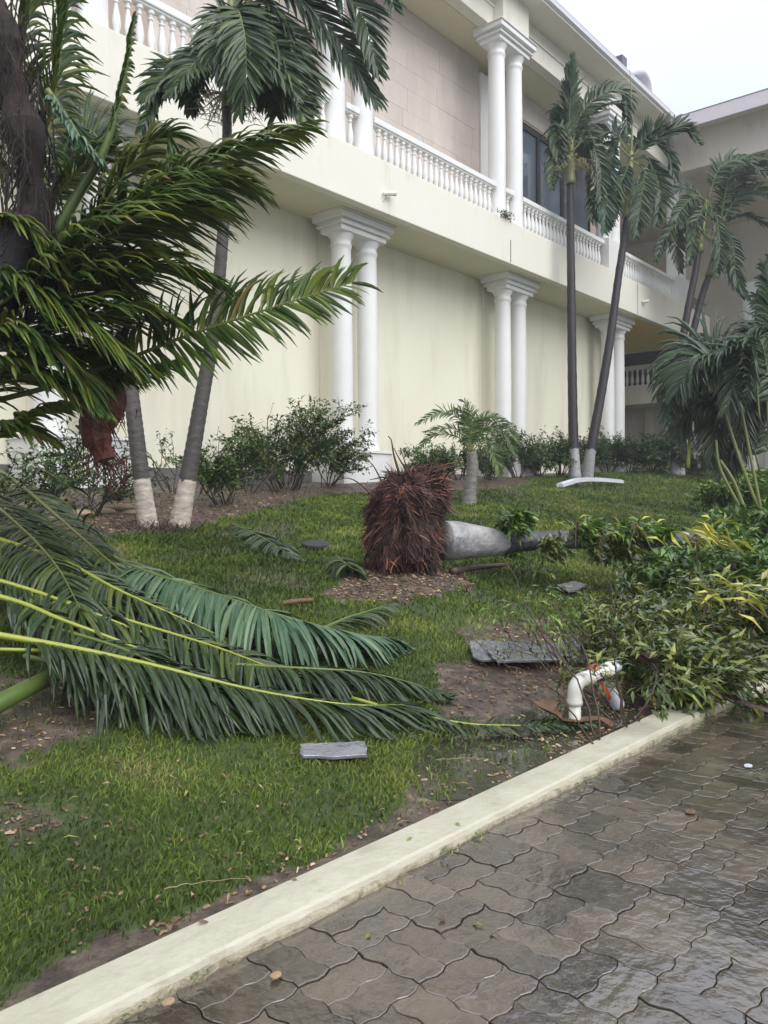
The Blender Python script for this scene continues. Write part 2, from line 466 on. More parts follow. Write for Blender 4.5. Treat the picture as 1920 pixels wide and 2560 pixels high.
def leaf_card(mb, p, d, nrm, ln, wd, r, bend=.3):
    d = d.normalized(); wv = d.cross(nrm)
    if wv.length < 1e-3: wv = d.cross(Vector((.3, .5, .8)))
    wv.normalize(); nn = wv.cross(d)
    m1 = p + d*ln*.45 + nn*ln*.04; tip = p + d*ln - nn*ln*bend
    mb.add([p, m1-wv*wd*.5, m1-nn*wd*.12, m1+wv*wd*.5, tip], [(0, 2, 1), (0, 3, 2), (1, 2, 4), (2, 3, 4)], r)

def grow(sticks, p, d, ln, rad, depth, bias, split, rnd, out):
    """recursive twig skeleton; out collects (point, direction, depth) along the twigs"""
    n = 5; pts = [p.copy()]; dd = d.copy()
    for i in range(n):
        dd = (dd + Vector((random.gauss(0, rnd), random.gauss(0, rnd), random.gauss(0, rnd))) + bias*.12).normalized()
        p = p + dd*(ln/n); pts.append(p.copy())
        out.append((p.copy(), dd.copy(), depth, i/n))
    sticks.tube(pts, [rad*(1-.1*i) for i in range(n+1)], 4, cap=False)
    if depth > 0:
        for _ in range(split):
            k = random.randint(2, n); q = pts[k]
            ax = Vector((random.gauss(0, 1), random.gauss(0, 1), random.gauss(0, .6))).normalized()
            nd = (dd*1.1 + ax*.75 + bias*.25).normalized()
            grow(sticks, q, nd, ln*random.uniform(.55, .8), rad*.6, depth-1, bias, split, rnd, out)
def bush(name, base, h, nst=6, spread=.4, lean=(0, 0, 0), leafl=.07, leafw=.03, dens=3, mat_=None, twig=None, label='', cat='shrub', group=None,
         depth=2, split=3, leafdir=None, rad=.012, mind=1, parent=None, rndv=.12, hemi=False, rng_=(0, 1), clampg=False):
    mat_ = mat_ or M_shrub; twig = twig or M_twig
    root = parent or empty(name, base, label, cat, group)
    st = MB(); lf = MB(); out = []
    lean = Vector(lean)
    for i in range(nst):
        a = random.random()*2*math.pi
        d = (Vector((math.cos(a)*spread, math.sin(a)*spread, 1)) + lean*.6).normalized()
        b = base + Vector((math.cos(a), math.sin(a), 0))*h*spread*.25*random.random()
        grow(st, b, d, h*random.uniform(.38, .55), rad, depth, lean + Vector((0, 0, .15)), split, rndv, out)
    ld = Vector(leafdir) if leafdir else Vector((0, 0, 0))
    for (p, d, dep, fi) in out:
        if dep > mind: continue
        for _ in range(dens):
            ax = Vector((random.gauss(0, 1), random.gauss(0, 1), random.gauss(0, .7))).normalized()
            dl = (d*.7 + ax + ld).normalized()
            pp = p + Vector((random.gauss(0, .3), random.gauss(0, .3), random.gauss(0, .3)))*leafl
            if clampg:
                gz = g(pp.x, pp.y)+.02
                if pp.z < gz: pp.z = gz+random.random()*.05
            nr = Vector((random.gauss(0, .5), random.gauss(0, .5), 1)).normalized()
            leaf_card(lf, pp, dl, nr, leafl*random.uniform(.6, 1.2), leafw*random.uniform(.7, 1.2), random.uniform(*rng_)**1.2)
    st.build('stem', twig, root)
    lf.build('foliage', mat_, root, kind='stuff')
    return root
# ================================================================== GROUND
def poly_px(pts):
    return [onG(u, v) for (u, v) in pts]
def inside(poly, x, y):
    c = False; n = len(poly); j = n-1
    for i in range(n):
        xi, yi, xj, yj = poly[i].x, poly[i].y, poly[j].x, poly[j].y
        if (yi > y) != (yj > y) and x < (xj-xi)*(y-yi)/(yj-yi+1e-12)+xi: c = not c
        j = i
    return c
BED_EDGE = [(-30, 1345), (230, 1345), (420, 1330), (560, 1300), (700, 1262), (820, 1236), (900, 1232), (1100, 1240), (1230, 1222), (1350, 1205)]
bedp = [onG(u, v) for (u, v) in BED_EDGE]
bed_x = [p.x for p in bedp]; bed_y = [p.y for p in bedp]
def bedY(x):
    return float(np.interp(x, bed_x, bed_y)) if x < bed_x[-1] else max(bed_y[-1], 9.35)
SOILS = [poly_px([(800, 1488), (870, 1445), (900, 1420), (1120, 1425), (1190, 1455), (1180, 1480), (1090, 1495), (960, 1510), (850, 1500)]),
         poly_px([(1145, 1585), (1330, 1545), (1530, 1575), (1560, 1680), (1400, 1700), (1200, 1660)]),
         poly_px([(1085, 1660), (1200, 1650), (1420, 1690), (1660, 1700), (1560, 1800), (1440, 1880), (1200, 1830), (1090, 1760)]),
         poly_px([(-60, 1680), (190, 1690), (290, 1760), (250, 1850), (90, 1900), (-60, 1910)]),
         poly_px([(-60, 1960), (70, 1980), (150, 2060), (60, 2130), (-60, 2110)])]
SOILS.append(poly_px([(1040, 1850), (1420, 1825), (1480, 1862), (1250, 1960), (1000, 2040)]))
SOIL_W = [1, .8, 1, .75, .55, .8]
def soil(x, y):
    x0_, y0_ = x, y
    x = x+.10*mnoise.noise(Vector((x0_*4, y0_*4, 1)))+.05*mnoise.noise(Vector((x0_*13, y0_*13, 1)))
    y = y+.10*mnoise.noise(Vector((x0_*4, y0_*4, 6)))+.05*mnoise.noise(Vector((x0_*13, y0_*13, 6)))
    y = max(y, kerbY(x)+min(.02, y0_-kerbY(x0_)))
    k = kerbY(x); s = 0
    mw = .035+.075*(.5+mnoise.noise(Vector((x*.9, 7, 0)))) + (.15 if 3.0 < x < 4.6 else 0)*sstep(3, 3.5, x)
    s = max(s, 1 - sstep(mw*.5, mw*1.6, y-k))
    s = max(s, sstep(-.12, .12, y-bedY(x)))
    for P, wt in zip(SOILS, SOIL_W):
        if inside(P, x, y): s = max(s, wt)
    s = max(s, .55*sstep(.25, .5, mnoise.noise(Vector((x*.8+3, y*.8, 9)))))
    return s
def ground_mesh():
    xs = list(np.arange(-4, 0, .25)) + list(np.arange(0, 12, .07)) + list(np.arange(12, 34, .2)) + [36, 42, 55, 80, 150, 400]
    xs = [-300, -60, -20, -8] + xs
    ts = list(np.arange(0, 3, .06)) + list(np.arange(3, 10, .1)) + [10.5, 11, 13, 18, 30, 60, 120, 400]
    vs = []; fs = []; so_ = []
    for x in xs:
        k = kerbY(x)
        for t in ts:
            y = k + t
            z = g(x, y)
            if 0 < t < .7 and 2.3 < x < 4.4: z -= .045*math.sin(math.pi*t/.7)*sstep(2.3, 2.9, x)*(1-sstep(3.9, 4.4, x))
            vs.append((x, y, z)); so_.append(soil(x, y) if -8 <= x < 34 and t < 10 else .2)
    nT = len(ts)
    for i in range(len(xs)-1):
        for j in range(nT-1):
            fs.append((i*nT+j, (i+1)*nT+j, (i+1)*nT+j+1, i*nT+j+1))
    me = bpy.data.meshes.new('ground'); me.from_pydata(vs, [], fs)
    at = me.attributes.new('soil', 'FLOAT', 'POINT'); at.data.foreach_set('value', so_)
    me.shade_smooth(); me.materials.append(M_ground)
    o = bpy.data.objects.new('ground', me); col.objects.link(o); o['kind'] = 'structure'
ground_mesh()

# lawn blades
def lawn():
    V = []; R = []; 
    NB = 0
    pos = []; 
    # candidate tiles: density falls with distance from the photographer
    cell = .25
    for ix in range(int(0/cell), int(30/cell)):
        for iy in range(0, int(9.6/cell)):
            x0 = ix*cell; y0 = 1.0+iy*cell
            cx, cy = x0+cell/2, y0+cell/2
            dv = Vector((cx, cy, g(cx, cy)+.02)) - CP
            zc = dv.dot(CF)
            if zc < 1.5: continue
            uu = 960+FPX*dv.dot(CR)/zc
            vv = 1280-FPX*dv.dot(CU)/zc
            if uu < -120 or uu > 2040 or vv > 2700: continue
            if cy < kerbY(cx)-.3: continue
            dens = min(11500, 11500*(3.2/max(zc, 2.4))**1.7)
            n = int(dens*cell*cell)
            X = x0 + rng.random(n)*cell; Y = y0+rng.random(n)*cell
            pos.append(np.stack([X, Y, np.full(n, zc)], 1))
    P = np.concatenate(pos)
    keep = []; zz = []; sl = []
    cache = {}
    def gs(x, y):
        kx, ky = int(math.floor(x/.04)), int(math.floor(y/.04))
        if (kx, ky) not in cache:
            X_, Y_ = kx*.04+.02, ky*.04+.02
            cache[(kx, ky)] = (g(X_, Y_), soil(X_, Y_), mnoise.noise(Vector((X_*2.6, Y_*2.6, 4))), mnoise.noise(Vector((X_*.55, Y_*.55, 8))))
        return cache[(kx, ky)]
    rr = rng.random(len(P)); tone = []
    for i in range(len(P)):
        x, y = P[i, 0], P[i, 1]
        if y < kerbY(x)+.02: keep.append(False); zz.append(0); sl.append(0); tone.append(0); continue
        z, s, nn, n2 = gs(x, y)
        pr = (1-s)**1.3 * (0.35 + 1.0*(.5+nn))
        keep.append(rr[i] < pr + .015); zz.append(z); sl.append(s); tone.append(.50+.95*n2+.75*nn)
    keep = np.array(keep); P = P[keep]; zz = np.array(zz)[keep]; tone = np.array(tone)[keep]
    n = len(P)
    print('blades', n)
    zc = P[:, 2]
    sc_ = np.clip(zc/4.0, .8, 3.0)
    H = (.015+.021*rng.random(n))*np.clip(sc_, 1, 1.6)
    wd = (.0040+.0040*rng.random(n))*sc_
    an = rng.random(n)*2*np.pi
    lx = rng.normal(0, .55, n)+.25; ly = rng.normal(0, .55, n)
    dx, dy = np.cos(an), np.sin(an)
    b = np.stack([P[:, 0], P[:, 1], zz-.004], 1)
    wv = np.stack([dx*wd/2, dy*wd/2, np.zeros(n)], 1)
    mid = b + np.stack([lx*H*.35, ly*H*.35, H*.65], 1)
    tip = b + np.stack([lx*H*1.1, ly*H*1.1, H*.95], 1)
    V = np.stack([b-wv, b+wv, mid+wv*.9, mid-wv*.9, tip], 1).reshape(-1, 3)
    base = (np.arange(n)*5)[:, None]
    loops = np.concatenate([base+np.array([[0, 1, 2, 3]]), base+np.array([[3, 2, 4]])], 1).ravel()
    me = bpy.data.meshes.new('lawn_grass')
    me.vertices.add(len(V)); me.vertices.foreach_set('co', V.astype(np.float32).ravel())
    me.loops.add(len(loops)); me.loops.foreach_set('vertex_index', loops.astype(np.int32))
    me.polygons.add(2*n)
    st = np.empty(2*n, dtype=np.int32); st[0::2] = np.arange(n)*7; st[1::2] = np.arange(n)*7+4
    me.polygons.foreach_set('loop_start', st)
    me.update(calc_edges=True)
    r = np.clip(tone*.75 + rng.normal(0, .16, n), 0, 1)
    at = me.attributes.new('rnd', 'FLOAT', 'POINT'); at.data.foreach_set('value', np.repeat(r, 5).astype(np.float32))
    me.materials.append(M_grass)
    o = bpy.data.objects.new('lawn_grass', me); col.objects.link(o)
    tag(o, 'wet green lawn grass sloping up from the kerb to the building', 'grass', kind='stuff')
lawn()

# mulch and soil chips
def chips():
    mb = MB(); n = 0
    def put(x, y, s):
        z = g(x, y)+.004
        a = random.random()*6.28; c, si = math.cos(a), math.sin(a)
        l, w_, t = s*random.uniform(.6, 1.4), s*random.uniform(.25, .6), s*.2
        tl = random.uniform(-.25, .25)
        vs = []
        for (i, j, k) in [(-1,-1,0),(1,-1,0),(1,1,0),(-1,1,0),(-.8,-.7,1),(.8,-.8,1),(.7,.8,1),(-.7,.7,1)]:
            X = i*l/2; Y = j*w_/2
            vs.append((x+X*c-Y*si, y+X*si+Y*c, z+k*t+X*tl))
        mb.add(vs, [(4,5,6,7),(0,1,5,4),(1,2,6,5),(2,3,7,6),(3,0,4,7)], random.random()**1.5)
    for _ in range(3200):
        u = random.uniform(-20, 1300); v = random.uniform(1215, 1350)
        p = onG(u, v)
        if soil(p.x, p.y) > .6: put(p.x, p.y, .04)
    for P, c, s in zip(SOILS, (1100, 420, 520, 160, 90, 60), (.035, .03, .025, .02, .02, .015)):
        x0, x1 = min(p.x for p in P), max(p.x for p in P); y0, y1 = min(p.y for p in P), max(p.y for p in P)
        for _ in range(c):
            x, y = random.uniform(x0, x1), random.uniform(y0, y1)
            if inside(P, x, y): put(x, y, s)
    for _ in range(420):
        x = random.uniform(1, 7); put(x, kerbY(x)+random.random()**2*.3+.02, .018)
    for _ in range(450):
        p = onG(random.uniform(0, 1900), random.uniform(1350, 2300))
        if p.y > kerbY(p.x)+.05: put(p.x, p.y, .022)
    tag(mb.build('mulch_chips', M_chip), 'scattered wet mulch chips and torn soil crumbs on bed and lawn', 'mulch', kind='stuff')
chips()
def litter():
    mb = MB()
    for _ in range(520):
        u, v = random.uniform(0, 1900), random.uniform(1300, 2350)
        if random.random() > .35+.65*(u/1900): continue
        p = onG(u, v)
        if p.y < kerbY(p.x)+.03:
            if random.random() < .93: continue
            p.z = .006 if p.y < kerbY(p.x)-.19 else .046
        else: p.z += .018
        a = random.random()*6.28; r = random.random()
        leaf_card(mb, p, Vector((math.cos(a), math.sin(a), random.uniform(-.05, .25))), Vector((random.gauss(0, .2), random.gauss(0, .2), 1)), random.uniform(.02, .06), random.uniform(.006, .016), r)
    tag(mb.build('leaf_litter', M_litter, kind='stuff'), 'storm-torn leaves and scraps strewn over the lawn', 'leaf litter')
litter()

# ================================================================== KERB
def kerb():
    mb = MB()
    xs = list(np.arange(-6, 14, .08)) + list(np.arange(14, 34, 1.0))
    prof = [(0.005, -.08), (0.0, .030), (.012, .040), (.085, .0425), (.160, .041), (.172, .036), (.177, .020), (.180, -.06)]
    vs = []; fs = []
    for x in xs:
        k = kerbY(x)
        for j, (o, z) in enumerate(prof):
            nn = mnoise.noise(Vector((x*5, j*3.1, 0)))
            wob = .003*nn if 1 <= j <= 5 else 0
            if j in (5, 6): wob += .005*mnoise.noise(Vector((x*14, j, 2)))
            vs.append((x, k-o-wob, z + .0015*nn + (.003 if j == 5 else 0)*mnoise.noise(Vector((x*18, 0, 4)))))
    m = len(prof)
    for i in range(len(xs)-1):
        for j in range(m-1):
            fs.append((i*m+j, i*m+j+1, (i+1)*m+j+1, (i+1)*m+j))
    mb.add(vs, fs)
    o = mb.build('kerb', M_kerb, smooth=False, kind='structure')
    # rough broken footing that shows under the painted top
    mb = MB(); vs = []; fs = []
    xs = list(np.arange(-3, 14, .03))
    prof = [(.176, .022), (.190, .020), (.196, .012), (.200, -.05)]
    for x in xs:
        k = kerbY(x)
        e = .55+.9*mnoise.noise(Vector((x*2.2, 1, 1)))+.5*mnoise.noise(Vector((x*13, 5, 1)))
        e = max(-.2, min(1.6, e))
        for j, (o_, z) in enumerate(prof):
            vs.append((x, k-.174-(o_-.174)*e*1.1, z+.006*mnoise.noise(Vector((x*17, j*2, 3)))))
    m = len(prof)
    for i in range(len(xs)-1):
        for j in range(m-1): fs.append((i*m+j, i*m+j+1, (i+1)*m+j+1, (i+1)*m+j))
    mb.add(vs, fs)
    mb.build('kerb_footing', M_kerbr, kind='structure')
    # moss and leaf litter in the gutter line
    mb = MB()
    for _ in range(900):
        x = random.uniform(.8, 8)
        if mnoise.noise(Vector((x*2.5, 3, 3))) < .08 and random.random() < .85: continue
        p = Vector((x, kerbY(x)-.19-random.random()**2*.05, .012))
        a = random.random()*6.28
        leaf_card(mb, p, Vector((math.cos(a), math.sin(a), random.uniform(.1, 1.2))), Vector((.1, .1, 1)), random.uniform(.008, .02), .006, random.random())
    tag(mb.build('gutter_moss', M_bright, kind='stuff'), 'moss and small weeds growing along the foot of the kerb', 'moss')
kerb()

# ================================================================== PAVEMENT
def pavement():
    B = .208
    # joint bed
    bed = MB(); xs = list(np.arange(-6, 14, .5)) + [20, 34, 60, 120]
    vs = []; fs = []
    for x in xs:
        k = kerbY(x)-.17
        vs += [(x, k, -.012), (x, -1, -.012), (x, -9, -.012), (x, -60, -.012)]
    for i in range(len(xs)-1):
        for j in range(3): fs.append((i*4+j, i*4+j+1, (i+1)*4+j+1, (i+1)*4+j))
    bed.add(vs, fs)
    pav = bed.build('pavement', M_joint, kind='structure')
    GA = .0016
    def disp(x, y):
        A = .0080
        return (x + A*math.sin(2*math.pi*(2*y/B)+.4), y + A*math.sin(2*math.pi*(2*x/B)+.9))
    def paver_mesh(x0, x1, y0, y1, clip=None):
        ox, oy = (x0+x1)/2, (y0+y1)/2
        x0 += GA; x1 -= GA; y0 += GA; y1 -= GA
        nx = max(2, int(round((x1-x0)/.027))); ny = max(2, int(round((y1-y0)/.027)))
        out_ = [(x0+(x1-x0)*i/nx, y0) for i in range(nx)] + [(x1, y0+(y1-y0)*i/ny) for i in range(ny)] + \
               [(x1-(x1-x0)*i/nx, y1) for i in range(nx)] + [(x0, y1-(y1-y0)*i/ny) for i in range(ny)]
        o2 = [disp(*p) for p in out_]
        cx, cy = disp(ox, oy)
        n = len(o2)
        V = [(px-ox, py-oy, -.012) for px, py in o2] + [(px-ox, py-oy, .0008) for px, py in o2] + \
            [((px-cx)*.972+cx-ox, (py-cy)*.955+cy-oy, .0022) for px, py in o2] 
        Fc = []
        for i in range(n):
            j = (i+1) % n
            Fc += [(i, j, n+j, n+i), (n+i, n+j, 2*n+j, 2*n+i)]
        Fc.append(tuple(2*n+i for i in range(n)))
        return V, Fc
    shapes = {}
    def shape(k, x0, x1, y0, y1):
        if k not in shapes:
            mb = MB(); mb.add(*paver_mesh(x0, x1, y0, y1)); me = mb.mesh('paver'); me.materials.append(M_paver); shapes[k] = (me, (x0+x1)/2, (y0+y1)/2, mb.v, mb.f)
        return shapes[k]
    h = B/2
    defs = {}
    for par in (0, 1):
        if par == 0:   # long side along the kerb
            defs[0] = [('a', 0, B, 0, h), ('b', 0, B, h, B)]
        else:
            defs[1] = [('c', 0, h, 0, B), ('d', h, B, 0, B)]
    lst = []
    ph = R_(-2.6)   # pavement follows the kerb's slight turn
    c, s = math.cos(ph), math.sin(ph)
    for i in range(-11, 66):
        for j in range(-28, 16):
            for d in defs[(i+j) % 2]:
                mx_, my_ = (d[1]+d[2])/2 + i*B, (d[3]+d[4])/2 + j*B
                X = mx_*c - my_*s; Y = mx_*s + my_*c
                if Y > kerbY(X)-.15 or Y < -5 or X < -2: continue
                dv = Vector((X, Y, 0))-CP; zc = dv.dot(CF)
                vis = False; k_ = 1e9
                if zc > .6:
                    u = 960+FPX*dv.dot(CR)/zc; v = 1280-FPX*dv.dot(CU)/zc
                    if -150 < u < 2070 and v < 2720: vis = True
                    k_ = zc
                if not vis: k_ += 50
                lst.append((k_, d, i, j, X, Y))
    lst.sort(key=lambda t: t[0])
    rest = MB(); nobj = 0
    for (k_, d, i, j, X, Y) in lst:
        me, lx, ly, v_, f_ = shape(d[0], *d[1:])
        cut = Y > kerbY(X)-.28
        tz = random.gauss(0, .0013)
        if nobj < 299 and k_ < 50:
            o = bpy.data.objects.new('paver', me); col.objects.link(o); o.parent = pav
            o.location = (X, Y, tz); o.rotation_euler = (random.gauss(0, .006), random.gauss(0, .006), ph+random.gauss(0, .006))
            nobj += 1
        elif X < 13.5:
            rest.add([(X+a*c-b*s, Y+a*s+b*c, z+tz) for a, b, z in v_], f_, random.random())
    rest.build('paver_field', M_paver, pav, kind='stuff')
pavement()

# puddle on the lawn side of the kerb
mb = MB()
N_ = 40; cx, cy = 3.35, kerbY(3.35)+.22
vs = [(cx, cy, .0295)]
for i in range(N_):
    a = 2*math.pi*i/N_; r = 1+.25*mnoise.noise(Vector((math.cos(a), math.sin(a), 2)))
    vs.append((cx+.95*r*math.cos(a), max(kerbY(cx)+.0, cy+.42*r*math.sin(a)), .0295))
mb.add(vs, [(0, i+1, (i+1) % N_+1) for i in range(N_)])
M_pud = mat('muddy_water', (.06, .058, .042), (.045, .05, .032), scale=3, rough=.05, spec=.7, bump=.06, bscale=12)
o = mb.build('puddle', M_pud, kind='structure')

# ================================================================== MAIN BUILDING
YF, YC, YU, YW = 9.5, 10.25, 9.75, 10.8
H_SOF, H_DECK, H_CAP, H_EAVE = 6.32, 7.26, 11.5, 12.3
X0, XE = -6.0, 28.7
bld = empty('hotel_building', (10, YF, 0), 'two storey cream hotel with paired white columns and balustraded balcony', 'building')
def B(name, m, boxes, parent=bld, kind=None, label=None, bev=0):
    mb = MB()
    for b in boxes: mb.box(*b)
    o = mb.build(name, m, parent, kind=kind, label=label)
    if bev:
        md = o.modifiers.new('bevel', 'BEVEL'); md.width = bev; md.segments = 2; md.limit_method = 'ANGLE'
    return o
B('wall', M_wall, [(X0, 23.2, YW, YW+.3, .2, H_SOF), (22.9, 23.2, YW+.3, 20, .2, H_SOF-.003)])
B('plinth', mat('dark_plinth_paint', (.16, .15, .15), (.11, .105, .105), scale=4, rough=.7, bump=.3), [(X0, 23.2, YW-.05, YW, .4, 1.62)])
B('soffit', M_soffit, [(X0, 22.9, YF+.15, YW+3, H_SOF, H_SOF+.1)])
B('porch_ceiling', M_warmglow, [(22.9, XE-.15, YF+.15, 20, H_SOF-.002, H_SOF+.1)])
B('fascia', M_fascia, [(X0, 26.9, YF, YF+.18, H_SOF-.01, H_DECK), (26.9, XE, YF+.003, YF+.18, H_SOF-.01, H_DECK-.0)], bev=.012)
B('fascia_joint', M_frame, [(15.62, 15.64, YF-.006, YF+.01, H_SOF+.02, H_SOF+.52), (22.62, 22.635, YF-.006, YF+.01, H_SOF+.02, H_SOF+.9)])
B('balcony_deck', M_fascia, [(X0, XE, YF+.18, YW+2.5, H_DECK-.15, H_DECK-.004)])

# columns
prof_s = [(.215, 0), (.215, .05), (.20, .09), (.198, .8), (.200, 2.2), (.190, 3.6), (.183, 4.25), (.186, 4.3), (.205, 4.33), (.205, 4.36), (.188, 4.39), (.19, 4.45), (.235, 4.53), (.245, 4.56)]
def column_parts(y, z0, ztop):
    H = ztop-.34-z0
    k = H/4.56
    mb = MB(); mb.lathe((0, 0, 0), [(r, z*k if z < 4.2 else H-(4.56-z)) for r, z in prof_s], 28)
    return mb
def pair(xc, y, z0, ztop, sp, ped, first=None, ped_h=.5):
    shaft = column_parts(y, z0, ztop)
    dx = sp/2
    for sx in (-1, 1):
        me_o = shaft.build('column', M_white, bld, smooth=True) if first is None else None
        if first is None:
            me_o.data.shade_smooth(); me_o.data.set_sharp_from_angle(angle=R_(40)); first = me_o
            me_o.location = (xc+sx*dx, y, z0)
        else:
            copy_part(first, bld, (xc+sx*dx, y, z0))
    mb = MB()
    w_ = dx+.30; d_ = .30
    zt = ztop
    for (ex, za, zb) in ((-.03, zt-.34, zt-.24), (.03, zt-.24, zt-.20), (.0, zt-.20, zt-.14), (.08, zt-.14, zt-.03), (.11, zt-.03, zt-.002)):
        mb.box(xc-w_-ex, xc+w_+ex, y-d_-ex, min(y+d_+ex, YW+.05 if z0 < 5 else 99), za, zb)
    c = mb.build('capital', M_white, bld)
    md = c.modifiers.new('bevel', 'BEVEL'); md.width = .018; md.segments = 3; md.limit_method = 'ANGLE'
    if ped:
        mb = MB()
        mb.box(xc-w_-.02, xc+w_+.02, y-.32, YW-.01, z0-1.6, z0-.05)
        mb.box(xc-w_-.05, xc+w_+.05, y-.35, YW-.012, z0-.05, z0-.001)
        mb.build('pedestal', M_white, bld)
    return first
zb = 1.2+.75
f1 = None
for xc in (5.6, 11.25, 16.85, 22.6):
    f1 = pair(xc, YC, 2.0, H_SOF, .72, True, f1)
f2 = None
UPX = [(-.1), 5.3, 10.6, 15.87, 21.25, 26.4]
for xc in UPX:
    f2 = pair(xc, YU+.02, H_DECK-.002, H_CAP, .74 if xc < 20 else .6, False, f2)
    B('frieze_block', M_fascia, [(xc-.55, xc+.55, YU-.28, YU+.25, H_CAP-.001, H_EAVE-.02)], bev=.01)
# pilaster strips behind the lower columns
for xc in (5.6, 11.25, 16.85): B('pilaster', M_wall, [(xc-.42, xc+.42, YW-.06, YW-.001, 1.2, H_SOF-.002)])

# balustrades
def lathe_mesh(prof, n=12):
    mb = MB(); mb.lathe((0, 0, 0), prof, n); me = mb.mesh('baluster'); me.materials.append(M_white); me.shade_smooth(); me.set_sharp_from_angle(angle=R_(35)); return me
bal = lathe_mesh([(.055, 0), (.055, .045), (.030, .06), (.038, .085), (.058, .16), (.062, .22), (.050, .32), (.030, .43), (.026, .47), (.040, .485), (.040, .50), (.028, .515), (.034, .55), (.055, .565), (.055, .62)])
def balustrade(x0, x1, y, z, step=.178, parent=bld, axis='x', mesh=bal):
    n = int((x1-x0-.06)/step)
    off = (x1-x0-(n-1)*step)/2
    def bx(a0, a1, hw, z0, z1, nm):
        mb = MB()
        if axis == 'x': mb.box(a0, a1, y-hw, y+hw, z0, z1)
        else: mb.box(y-hw, y+hw, a0, a1, z0, z1)
        o = mb.build(nm, M_white, parent)
        md = o.modifiers.new('bevel', 'BEVEL'); md.width = .015; md.segments = 2
    bx(x0, x1, .07, z-.01, z+.07, 'bottom_rail')
    bx(x0, x1, .095, z+.688, z+.80, 'handrail')
    bx(x0, x1, .07, z+.655, z+.688, 'handrail_moulding')
    for i in range(n):
        o = bpy.data.objects.new('baluster', mesh); col.objects.link(o); o.parent = parent
        o.matrix_parent_inverse = parent.matrix_basis.inverted()
        a = x0+off+i*step
        o.location = (a, y, z+.04) if axis == 'x' else (y, a, z+.04)
for a, b in zip(UPX[:-1], UPX[1:]):
    ea = .57 if a < 20 else .5; eb = .57 if b < 20 else .5
    balustrade(a+ea, b-eb, YU-.02, H_DECK)
for xc in UPX[1:4]:
    balustrade(xc-.175, xc+.175, YU-.02, H_DECK, step=.15)
for xc in UPX[4:]:
    B('pedestal', M_white, [(xc-.5, xc+.5, YU-.24, YU+.26, H_DECK-.003, H_DECK+.86)], bev=.012)

# upper wall, stone cladding, windows
def wx(u, Y=YW): return onY(u, 300, Y).x
xs_st1 = wx(1196); xs_p1 = wx(1229); xw0 = wx(1302); xw1 = wx(1475)
xd1 = 5.0
B('upper_wall', M_grout, [(xd1, xs_st1, YW, YW+.3, H_DECK-.01, H_CAP+.01), (xs_p1+.001, xw0-.02, YW+.0, YW+.3, H_DECK-.01, H_CAP+.01), (xw1+.02, 22.9, YW, YW+.3, H_DECK-.01, H_CAP+.01),
   (xw0-.02, xw1+.02, YW, YW+.3, H_DECK+3.55, H_CAP+.01), (X0, xd1, YW, YW+.3, H_DECK+3.2, H_CAP+.01)])
B('white_pilaster', M_white, [(xs_st1+.001, xs_p1, YW-.07, YW+.2, H_DECK-.02, H_CAP-.25)])
B('balcony_ceiling', M_soffit, [(X0, XE+6, YU+.27, YW+3, H_CAP+.012, H_CAP+.1)])
# stones
def stones(xa, xb, za, zb_):
    z = za; row = 0; meshes = {}
    while z < zb_-.05:
        hh = min([.42, .36, .48][row % 3], zb_-z)
        x = xa - random.random()*.5
        while x < xb:
            w_ = random.choice([.55, .75, .95])
            a, b = max(x, xa)+.0004, min(x+w_, xb)-.0004
            if b-a > .05:
                k = (round(b-a, 3), round(hh, 3))
                if k not in meshes:
                    mb = MB(); L_, H_ = k
                    c_ = .0015
                    mb.add([(0, 0, 0), (L_, 0, 0), (L_, 0, H_-.001), (0, 0, H_-.001), (c_, -.02, c_), (L_-c_, -.02, c_), (L_-c_, -.02, H_-.001-c_), (c_, -.02, H_-.001-c_)],
                           [(4, 5, 6, 7), (0, 1, 5, 4), (1, 2, 6, 5), (2, 3, 7, 6), (3, 0, 4, 7)])
                    me = mb.mesh('stone'); me.materials.append(M_stone); meshes[k] = me
                o = bpy.data.objects.new('stone', meshes[k]); col.objects.link(o); o.parent = bld
                o.matrix_parent_inverse = bld.matrix_basis.inverted()
                o.location = (a, YW+random.uniform(-.003, .002), z)
            x += w_
        z += hh; row += 1
stones(max(7.2, xd1), xs_st1-.01, H_DECK+.05, H_CAP)
stones(xw0-.02, xw1+.02, H_DECK+3.6, H_CAP)
stones(xw1+.05, 21.5, H_DECK+.5, H_CAP)
def windows(edges, z0, z1, y):
    for a, b in zip(edges[:-1], edges[1:]):
        mb = MB(); t = .075
        mb.box(a, a+t, y-.04, y+.08, z0, z1); mb.box(b-t, b-.002, y-.04, y+.08, z0, z1)
        mb.box(a+t, b-t, y-.04, y+.08, z0, z0+t); mb.box(a+t, b-t, y-.04, y+.08, z1-t*1.6, z1)
        f = mb.build('window', M_frame, bld)
        p = MB(); p.box(a+t-.01, b-t+.01, y+.01, y+.03, z0+t-.01, z1-t*1.6+.01)
        p.build('pane', M_glass, f)
windows([xw0, wx(1346), wx(1406), xw1], H_DECK, H_DECK+3.5, YW+.03)
windows([-3, -1, 1.0, 3.0, xd1], H_DECK, H_DECK+3.15, YW+.03)
B('wall_light', M_frame, [(wx(1222), wx(1222)+.1, YW-.16, YW-.07, H_DECK+3.0, H_DECK+3.35)])
